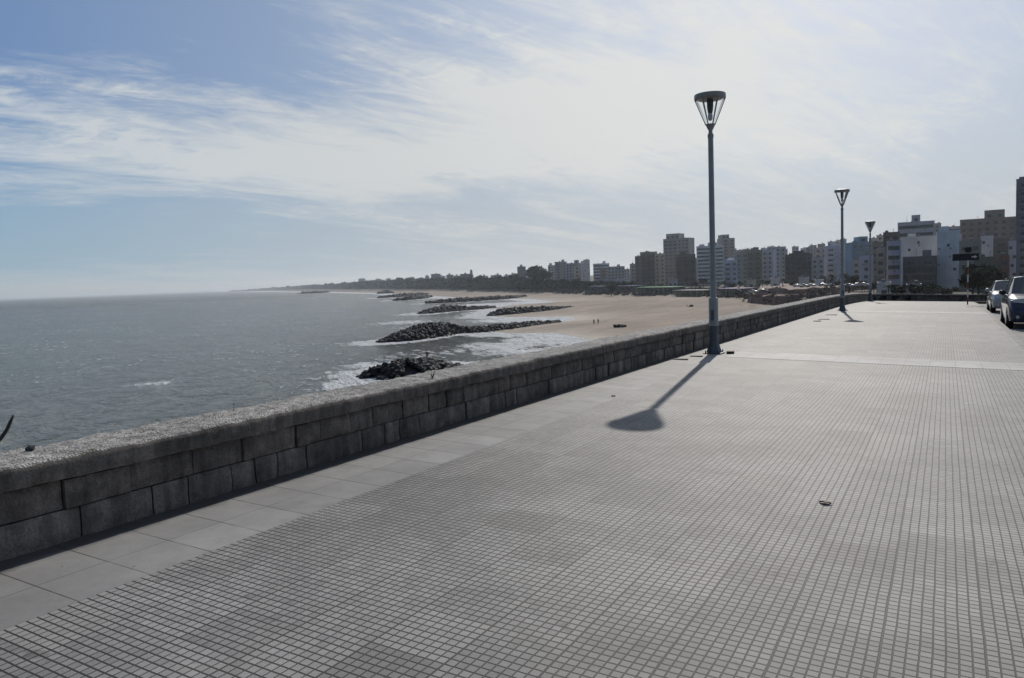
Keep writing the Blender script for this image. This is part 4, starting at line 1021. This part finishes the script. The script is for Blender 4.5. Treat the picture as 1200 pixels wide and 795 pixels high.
spots2 = [('r1', 1072, 215, 333, 'small dark tree over the end of the parapet, under the dark balconies'), ('r2', 1093, 210, 334, 'low dark tree over the end of the parapet, left of the blue-white block'),
 ('r3', 1112, 205, 335, 'low brownish tree at the foot of the pale blue-white block'), ('r1', 1050, 225, 333.5, 'small tree at the foot of the lilac fronted block'), ('p', 1041, 235, 330, 'palm right of the farthest lamp, above the parapet end'),
 ('r2', 741, 600, 330, 'tree at the left foot of the stepped brown block'), ('r1', 762, 590, 331, 'tree below the brown stepped block'), ('r3', 775, 570, 332, 'brownish tree under the narrow beige block'), ('r2', 800, 560, 331, 'dark tree below the dark brick block'),
 ('r2', 944, 380, 331.5, 'tree right of the pale grey low house'), ('r1', 930, 385, 330, 'tree left of the pale grey low house'), ('p', 917, 380, 324, 'palm before the left edge of the gridded block'), ('p', 893, 390, 325, 'palm before the wide bluish grey block'),
 ('r2', 857, 430, 332, 'low tree under the dome'), ('r1', 981, 340, 329, 'tree just left of the middle lamp, behind the parked cars'), ('p', 866, 400, 327, 'palm right of the domed block')]
for e in spots2: put_tree(e[0], e[1], e[2], e[3], e[4], TG, 1.15)

# small buildings strung along the far coast and behind the front blocks of the town
random.seed(41)
tones = {'pale': (.40, .40, .41), 'cream': (.42, .38, .32), 'grey': (.25, .25, .26), 'brown': (.20, .16, .13), 'bluish': (.27, .31, .37)}
for (a, b, yt, d, tn, l) in [
 (440, 447, 327.3, 2500, 'grey', 'in the far trees, second building from the tip of the coast'), (452, 458, 326.8, 2350, 'pale', 'in the far trees, third building from the tip of the coast'), (464, 471, 325.8, 2150, 'brown', 'in the far trees, left of the group of far blocks'),
 (515, 522, 324, 1500, 'pale', 'between the two small far blocks left of the conifer'), (531, 538, 323.5, 1380, 'cream', 'against the left of the dark low house by the conifer'), (599, 605, 321, 1010, 'cream', 'touching the left of the dark blocky buildings'),
 (616, 621, 317.5, 1050, 'pale', 'squeezed between the two dark blocky buildings'), (632, 639, 319, 960, 'cream', 'between the dark blocky buildings and the tall tree'), (583, 591, 325.5, 1090, 'bluish', 'low in the treeline between two small far houses'),
 (672, 680, 312, 700, 'cream', 'in front of the grey stepped block'), (703, 711, 316, 720, 'brown', 'in front of the whitish flat roofed block'), (745, 752, 306, 900, 'pale', 'behind the left end of the brown stepped block')]:
    B_('small %s building %s' % (tn, l), a, b, yt, d, tones[tn], 'grid', D=10, cat='building', cw=4.2, name='far_building')
for (a, b, yt, d, tn, l) in [
 (862, 871, 293.5, 880, 'grey', 'right of the grey-brown tower top'), (868, 876, 298, 820, 'pale', 'over the roof of the grey green block'), (880, 888, 291, 900, 'bluish', 'over the left end of the wide bluish grey block'),
 (893, 900, 291.5, 860, 'cream', 'over the middle of the wide bluish grey block'), (915, 923, 292.5, 820, 'bluish', 'at the left shoulder of the dark gridded block'), (928, 936, 289.5, 860, 'grey', 'peeping over the crown of the dark gridded block'),
 (938, 946, 291.5, 800, 'pale', 'just over the right half of the dark gridded block'), (949, 957, 288, 780, 'grey', 'left of the beige block by the middle lamp'), (958, 967, 286.5, 800, 'brown', 'above the beige block by the middle lamp'),
 (979, 988, 282.5, 720, 'cream', 'above the pale grey-lilac block, left of the middle lamp'), (984, 992, 281, 690, 'bluish', 'right behind the middle lamp pole'), (1018, 1027, 280, 560, 'grey', 'right of the farthest lamp head'),
 (1027, 1036, 276.5, 540, 'cream', 'left of the dark brown flat topped block'), (1094, 1103, 262.5, 560, 'grey', 'right of the ribbon window tower'), (1116, 1126, 269, 540, 'cream', 'left of the large beige brown block'),
 (806, 817, 303, 860, 'grey', 'in the gap between the twin tower and the white striped block'), (848, 856, 290, 800, 'cream', 'behind the grey-brown tower foot')]:
    B_('distant %s block %s' % (tn, l), a, b, yt, d, tones[tn], random.choice(['grid', 'half', 'grid']), D=12)

# ------------------------------------------------------------------ beach front: low pavilions
def pavilion(label, x0, x1, yb, hgt, col, roofc, open_=True, D=9):
    A = onz(x0, yb, -10.5); B = onz(x1, yb, -10.5); c = (A+B)/2; ax = (B-A)[:2]; w = float(np.hypot(*ax)); ang = math.atan2(ax[1], ax[0])
    z0 = tz(c[0], c[1]); root = empty('beach_pavilion', (c[0], c[1], z0), ang, label=label, cat='beach pavilion', group='low pavilions along the top of the beach')
    col = tuple(min(.5, c_*random.choice([1.4, 2.2, 3.])) for c_ in col); roofc = tuple(min(.5, c_*random.choice([1.2, 1.7, 2.2])) for c_ in roofc)
    m = MB(); m.box(-w/2, w/2, 0, D, -3, hgt); m.build('wall', wallmat(col), root)
    m = MB(); m.box(-w/2-.6, w/2+.6, -1.6, D+.5, hgt, hgt+.35); m.build('roof', wallmat(roofc), root)
    n = min(24, max(2, int(w/5)))
    for i in range(n):
        xx = -w/2+(i+.5)*w/n; window_obj(min(3.1, w/n*.6), 1.5, root, (xx, 0, hgt*.3))
    for i in range(n+1):
        m = MB(); xx = -w/2+i*w/n; m.box(xx-.12, xx+.12, -1.4, -1.16, -2, hgt); m.build('post', wallmat(roofc), root)
    m = MB(); m.box(-w/2-.5, w/2+.5, -3.2, 0, -3., -.1); m.build('terrace', wallmat((.12, .09, .075)), root)
    return root
random.seed(8)
pavilion('long dark beach pavilion with a flat roof below the white flat roofed block', 690, 744, 341.5, 3.4, (.07, .06, .06), (.10, .095, .10))
pavilion('brown beach pavilion below the tall twin tower', 748, 790, 342.5, 3.6, (.09, .075, .065), (.22, .20, .195))
pavilion('beach pavilion with pale roof edge left of the nearest lamp pole', 792, 826, 344, 3.6, (.10, .07, .055), (.25, .235, .22))
pavilion('reddish low pavilion below the grey stepped block', 626, 652, 338.5, 4., (.17, .09, .07), (.16, .13, .12))
pavilion('dark long pavilion left of the reddish one', 575, 622, 338.7, 4., (.09, .085, .09), (.13, .13, .14))
pavilion('dark long pavilion below the narrow white slab', 655, 688, 340, 3.6, (.08, .07, .07), (.12, .115, .12))
pavilion('farthest low pavilion at the edge of the sand', 530, 572, 337.4, 4., (.10, .10, .105), (.14, .14, .15))
pavilion('low brown terrace pavilion right of the nearest lamp pole', 844, 872, 344.6, 2.8, (.10, .07, .055), (.36, .34, .32))

# reddish embankments between the beach and the parapet
def terrace(label, pts, z0, z1, col):
    L0 = [onz(x, y, z0)[:2] for x, y in pts]; L = []
    for a_, b_ in zip(L0, L0[1:]+L0[:1]):
        for q_ in range(7): p_ = a_+(b_-a_)*q_/7; L.append(p_+np.array([random.uniform(-1.6, 1.6), random.uniform(-1.6, 1.6)]))
    m = MB(); n = len(L); base = []
    top = []
    mid = np.mean(L, 0)
    for p_ in L: base.append((p_[0], p_[1], z0-3)); q = p_+(mid-p_)*.06; top.append((q[0], q[1], z1+random.uniform(-.7, .4)))
    m.add(base+top, [(i, (i+1) % n, n+(i+1) % n, n+i) for i in range(n)]+[tuple(range(n, 2*n))])
    o = m.build('retaining_embankment', simple('reddish_earth', col, .95, .35, .25, bumps=.6, world=True)); tag(o, label, 'embankment'); return o
random.seed(9)
terrace('reddish brown embankment above the end of the sand, lower step', [(875, 351), (905, 353.5), (960, 351), (1000, 345), (940, 343), (880, 345)], -11.2, -8.9, (.15, .09, .07))
terrace('reddish brown embankment with a pale track on top, upper step', [(885, 346), (930, 346), (1000, 341.5), (1030, 338), (960, 336.5), (900, 339)], -9.2, -6.6, (.20, .14, .11))
# white stairway down to the sand
A = onz(864, 341, -8.2); st_ = empty('stairway', (A[0], A[1], -11.8), YAW-.2, label='white open stairway leading down to the sand right of the nearest lamp pole', cat='stairs')
for sx in (0, 1.8):
    m = MB(); m.add([(0, sx, 4.3), (8.5, sx, 0), (8.5, sx, .5), (0, sx, 4.9)], [(0, 1, 2, 3)]); m.add([(0, sx+.15, 4.3), (8.5, sx+.15, 0), (8.5, sx+.15, .5), (0, sx+.15, 4.9)], [(0, 1, 2, 3)]); m.add([(0, sx, 4.9), (8.5, sx, .5), (8.5, sx+.15, .5), (0, sx+.15, 4.9)], [(0, 1, 2, 3)])
    m.build('stringer', M['signwhite'], st_)
m = MB()
for k in range(14): m.box(k*.6, k*.6+.35, .15, 1.8, 4.4-k*.31, 4.46-k*.31)
m.build('treads', M['signwhite'], st_)

# parked cars far below the parapet
cp = make_car('parked_car', M['paint_white'], 4.1, 1.7, 1.45, .95)
mats = ['paint_white', 'paint_grey', 'paint_red', 'paint_silver', 'paint_navy']
spots = [(935, 337.0, 0), (943, 336.6, 1), (951, 336.2, 0), (965, 336, 3), (973, 335.8, 0), (997, 336.5, 0), (1006, 336, 3), (1014, 335.8, 0), (883, 339.5, 0), (895, 338.8, 1), (905, 338.3, 0), (1051, 338.2, 3)]
CN = ['white', 'dark grey', 'red', 'silver', 'navy']
where = ['leftmost of the row on the upper embankment', 'second of the row on the upper embankment', 'third of the row on the upper embankment', 'left of the middle lamp pole', 'hard by the left of the middle lamp pole', 'just right of the middle lamp pole',
         'between the middle and farthest lamp poles', 'just left of the farthest lamp pole', 'on the track left of the row, below the olive block', 'on the track below the bluish block', 'on the track nearest the gridded block', 'right of the farthest lamp above the end wall']
far_mats = {}
random.seed(12)
for i, (px, py, mi) in enumerate(spots):
    P_ = onz(px, py, -6.5) if i < 11 else at(px, py, 150); o = cp if i == 0 else copy_tree(cp)
    zz = max(tz(P_[0], P_[1]), -6.5 if i not in (8, 9, 10) else -8)
    if i == 11: zz = tz(P_[0], P_[1])
    if i != 0 and mi:
        for ch in o.children:
            if ch.name.startswith('body') or ch.name.startswith('wing'):
                if ('cb', mi, ch.data.name) not in far_mats:
                    me = ch.data.copy(); me.materials.clear(); me.materials.append(M[mats[mi]]); far_mats[('cb', mi, ch.data.name)] = me
                ch.data = far_mats[('cb', mi, ch.data.name)]
    o.location = (P_[0], P_[1], zz+.05); o.rotation_euler = (0, 0, random.uniform(-.3, .3)+rad(60 if i % 3 else 100))
    tag(o, CN[mi]+' car parked far off, '+where[i], 'car', 'cars parked below the town')

# ------------------------------------------------------------------ small things on the promenade and the wall
def blade(pts, rs, name, mat, label, cat, n=6):
    m = MB(); b0 = Vector(pts[0]); m.tube([Vector(p)-b0 for p in pts], rs, n); o = m.build(name, mat, smooth=True, loc=b0); tag(o, label, cat); return o
def onX(x, y, X_): d = ray(x, y); return CAM+d*X_/d[0]
pp = [onX(x, y, -5.75) for x, y in [(-40, 548), (-14, 531), (1, 514), (8, 504), (12, 495), (15.5, 487)]]
blade(pp, [.016, .015, .013, .0125, .012, .006], 'bare_stem', M['twig'], 'dark curved bare stem rising behind the wall at the left edge of the view', 'plant stem')
b = Vector(onX(274, 483, -5.3)); b.z = g(b.x, b.y)+HW-.01
blade([b, b+Vector((.004, .002, .05)), b+Vector((0, .004, .085))], [.004, .003, .0015], 'dry_stalk', M['weed'], 'single thin dry stalk standing on the wall top', 'plant stem')
b = Vector(onX(507, 448, -5.0)); b.z = g(b.x, b.y)+HW-.01; wd = MB(); random.seed(4)
for k in range(9):
    a = random.uniform(0, 6.3); l = random.uniform(.05, .11); wd.tube([(0, 0, 0), (l*.3*math.cos(a), l*.3*math.sin(a), l*.7), (l*.6*math.cos(a), l*.6*math.sin(a), l)], [.003, .0025, .001], 5)
o = wd.build('weed_tuft', M['weed'], loc=b); tag(o, 'small tuft of weed growing on the wall top near the rock breakwater', 'weed')
b = Vector(onX(36, 533, -5.3)); b.z = g(b.x, b.y)+HW+.01; random.seed(2); mb = MB(); vs, fs = rock_verts(.028, 0, 0, 0); mb.add(vs, fs)
o = mb.build('pebble', M['rock'], loc=b); tag(o, 'dark pebble lying on the wall top at the far left', 'pebble')
# dry leaf
lf = MB(); L = .075; pts = []
for i in range(9):
    t = i/8; w_ = .032*math.sin(math.pi*min(1, t*1.05))**.7+.001; z = .001+.006*math.sin(t*3.3); pts += [(t*L*1.2, -w_, z+.010), (t*L*1.2, 0, z), (t*L*1.2, w_, z+.013)]
lf.add(pts, [(i*3+j, i*3+j+1, (i+1)*3+j+1, (i+1)*3+j) for i in range(8) for j in range(2)])
o = lf.build('dry_leaf', M['leafdry'], smooth=True, loc=(-.72, 5.86, g(-.72, 5.86)+.002)); o.rotation_euler = (.1, 0, 2.9); tag(o, 'curled brown dry leaf lying on the mosaic paving', 'leaf')
# loose slabs beside the lamp bases
def plate(x, y, w, l, label, rz=0., h=.014):
    m = MB(); m.box(-w/2, w/2, -l/2, l/2, 0, h); o = m.build('metal_cover', M['rust'], bevel=.006, loc=(x, y, g(x, y)+.005)); o.rotation_euler = (0, 0, rz); tag(o, label, 'cover', 'flat covers near the lamp bases'); return o
plate(-4.62, 14.75, .30, .10, 'dark flat metal cover at the wall side, nearer one left of the nearest lamp', .1)
plate(-4.50, 15.45, .26, .09, 'dark flat metal cover between the nearest lamp and the nearer cover', .1)
plate(-4.02, 16.35, .16, .16, 'small rusty cover right beside the foot of the nearest lamp', .2, .05)
plate(-4.1, 33.6, .45, .2, 'dark flat cover on the paving before the middle lamp', .1)
plate(-3.95, 30.2, .4, .16, 'dark flat cover farther this side of the middle lamp', .1)
plate(-4.0, 28.9, .25, .16, 'small dark cover nearest the viewer of those before the middle lamp', .1, .02)
plate(-4.05, 9.8, .06, .03, 'tiny dark chip on the slab border this side of the nearest lamp', .4, .012)

# ------------------------------------------------------------------ sky, sun
SUN_EL = 33.; sunv = Vector((-1.22, 7.84, 0)).normalized()*math.cos(rad(SUN_EL)); sunv.z = math.sin(rad(SUN_EL))
sd = bpy.data.lights.new('sun', 'SUN'); sd.energy = 3.3; sd.angle = rad(.6); sd.color = (1., .94, .86)
so = bpy.data.objects.new('sun', sd); COL.objects.link(so); so.rotation_euler = (-sunv).to_track_quat('-Z', 'Y').to_euler(); so.location = (0, 0, 50)
W = bpy.data.worlds.new('World'); S.world = W; W.use_nodes = True; t = NT(W.node_tree, True); t.t.nodes.clear()
sky = t.n('ShaderNodeTexSky', sky_type='NISHITA'); sky.sun_disc = False; sky.sun_elevation = rad(SUN_EL)
sky.sun_rotation = math.atan2(sunv.x, sunv.y); sky.air_density = 1.; sky.dust_density = 1.2; sky.ozone_density = 1.5; sky.altitude = 10
gen = t.n('ShaderNodeTexCoord').outputs['Generated']
nrm = t.n('ShaderNodeVectorMath', {0: gen}, operation='NORMALIZE').outputs[0]
dx, dy, dz = t.xyz(nrm)
# sky directions measured from the middle of the view: A grows to the right, Ee upward
ca, sa = math.cos(YAW), math.sin(YAW)
fwd_ = t.m('ADD', t.m('MULTIPLY', dx, -sa), t.m('MULTIPLY', dy, ca)); rgt_ = t.m('ADD', t.m('MULTIPLY', dx, ca), t.m('MULTIPLY', dy, sa))
k = t.m('DIVIDE', 1., t.m('ADD', t.m('MAXIMUM', dz, 0.), .22))
U = t.m('MULTIPLY', rgt_, k); Vv = t.m('MULTIPLY', fwd_, k)          # position on the cloud deck
Az = t.m('ARCTAN2', rgt_, fwd_)
def cn(su, sv, rot, det, ro, ds, off=0.):
    c_, s_ = math.cos(rad(rot)), math.sin(rad(rot))
    a_ = t.m('ADD', t.m('MULTIPLY', U, c_*su), t.m('MULTIPLY', Vv, s_*su)); b_ = t.m('SUBTRACT', t.m('MULTIPLY', Vv, c_*sv), t.m('MULTIPLY', U, s_*sv))
    return t.noise(t.comb(a_, b_, off), 1., det, ro, ds)
def blob(a0, e0, ra, re):
    q = t.m('ADD', t.m('POWER', t.m('DIVIDE', t.m('SUBTRACT', Az, rad(a0)), rad(ra)), 2.), t.m('POWER', t.m('DIVIDE', t.m('SUBTRACT', dz, math.sin(rad(e0))), math.sin(rad(re))), 2.))
    return t.m('POWER', 2.718, t.m('MULTIPLY', q, -1.))
sdot = t.n('ShaderNodeVectorMath', {0: nrm, 1: tuple(sunv)}, operation='DOT_PRODUCT').outputs['Value']
near = t.ramp(sdot, .40, .95, 0., 1.)
large = cn(.55, 1.0, 38, 5, .55, .6, 2.3)
fib = cn(.9, 3.0, 38, 9, .66, 1.3, 7.1)
fine = cn(3.2, 9., 30, 7, .7, 1.6, 4.)
rip = cn(9., 16., -25, 3, .6, .9, 1.7)
cov = t.m('ADD', t.m('MULTIPLY', t.m('SUBTRACT', large, .5), 1.2), .50)
cov = t.m('ADD', cov, t.m('MULTIPLY', t.m('SUBTRACT', fib, .5), 1.5))
cov = t.m('ADD', cov, t.m('MULTIPLY', t.m('SUBTRACT', fine, .5), .75))
for a0, e0, ra, re, wgt in [(8, 13, 14, 5.5, .48), (-18, 8.6, 18, 3.6, .42), (20, 12, 18, 10, .05), (-24, 18, 18, 6, -.24), (-30, 4.5, 19, 2.4, -.38), (30, 21, 10, 4, -.32), (5, 5.5, 20, 2.5, -.15)]:
    cov = t.m('ADD', cov, t.m('MULTIPLY', blob(a0, e0, ra, re), wgt))
veil = t.ramp(cov, .28, .98, 0., 1.)
ripm = t.m('MULTIPLY', t.m('MULTIPLY', t.ramp(cn(1.3, 2.1, 0, 3, .5, .3, 9.), .42, .62), t.ramp(rip, .40, .66)), t.ramp(veil, .05, .5))
veil = t.m('MINIMUM', t.m('ADD', veil, t.m('MULTIPLY', ripm, .34)), 1.)
hz = t.ramp(dz, -.02, .15, 1., 0.)
skyc = sky.outputs[0]
sc = t.n('ShaderNodeVectorMath', {0: skyc, 'Scale': .060}, operation='SCALE').outputs[0]
sc = t.mix(.55, sc, t.mix(near, (.070, .22, .56), (.31, .415, .60)))
sc = t.mix(t.ramp(dz, .0, .26, 1., 0.), sc, t.mix(near, (.25, .42, .57), (.45, .505, .57)))
hazec = t.mix(near, (.27, .41, .495), (.50, .52, .54))
cloudc = t.mix(near, (.55, .61, .66), (.665, .675, .66))
glow = t.ramp(sdot, .78, 1.0, 0., .10)
c = t.mix(t.m('MULTIPLY', veil, .9), sc, cloudc)
c = t.mix(t.m('MULTIPLY', hz, .70), c, hazec)
back = t.ramp(sdot, -.5, .35, .34, 1.)       # the sky away from the sun is deeper
c = t.mix(1., c, back, 'MULTIPLY')
c = t.n('ShaderNodeVectorMath', {0: c, 1: t.comb(glow, glow, t.m('MULTIPLY', glow, .95))}, operation='ADD').outputs[0]
bg = t.n('ShaderNodeBackground', {'Color': c, 'Strength': 1.})
t.n('ShaderNodeOutputWorld', {'Surface': bg.outputs[0]})

# ------------------------------------------------------------------ sea haze: a real, thin scattering layer beyond the headland
hm = bpy.data.materials.new('sea_haze'); hm.use_nodes = True; hn = hm.node_tree; hn.nodes.clear()
vs_ = hn.nodes.new('ShaderNodeVolumeScatter'); vs_.inputs['Color'].default_value = (.80, .90, 1, 1); vs_.inputs['Density'].default_value = .00013; vs_.inputs['Anisotropy'].default_value = .35
ou = hn.nodes.new('ShaderNodeOutputMaterial'); hn.links.new(vs_.outputs[0], ou.inputs['Volume'])
m = MB(); m.box(-9000, 6000, 120, 9000, -17, 110); o = m.build('haze', hm); o['kind'] = 'structure'

# ------------------------------------------------------------------ render settings
S.render.engine = 'CYCLES'
S.view_settings.view_transform = 'Standard'; S.view_settings.look = 'None'; S.view_settings.exposure = 0; S.view_settings.gamma = 1
S.cycles.max_bounces = 6; S.cycles.transparent_max_bounces = 8
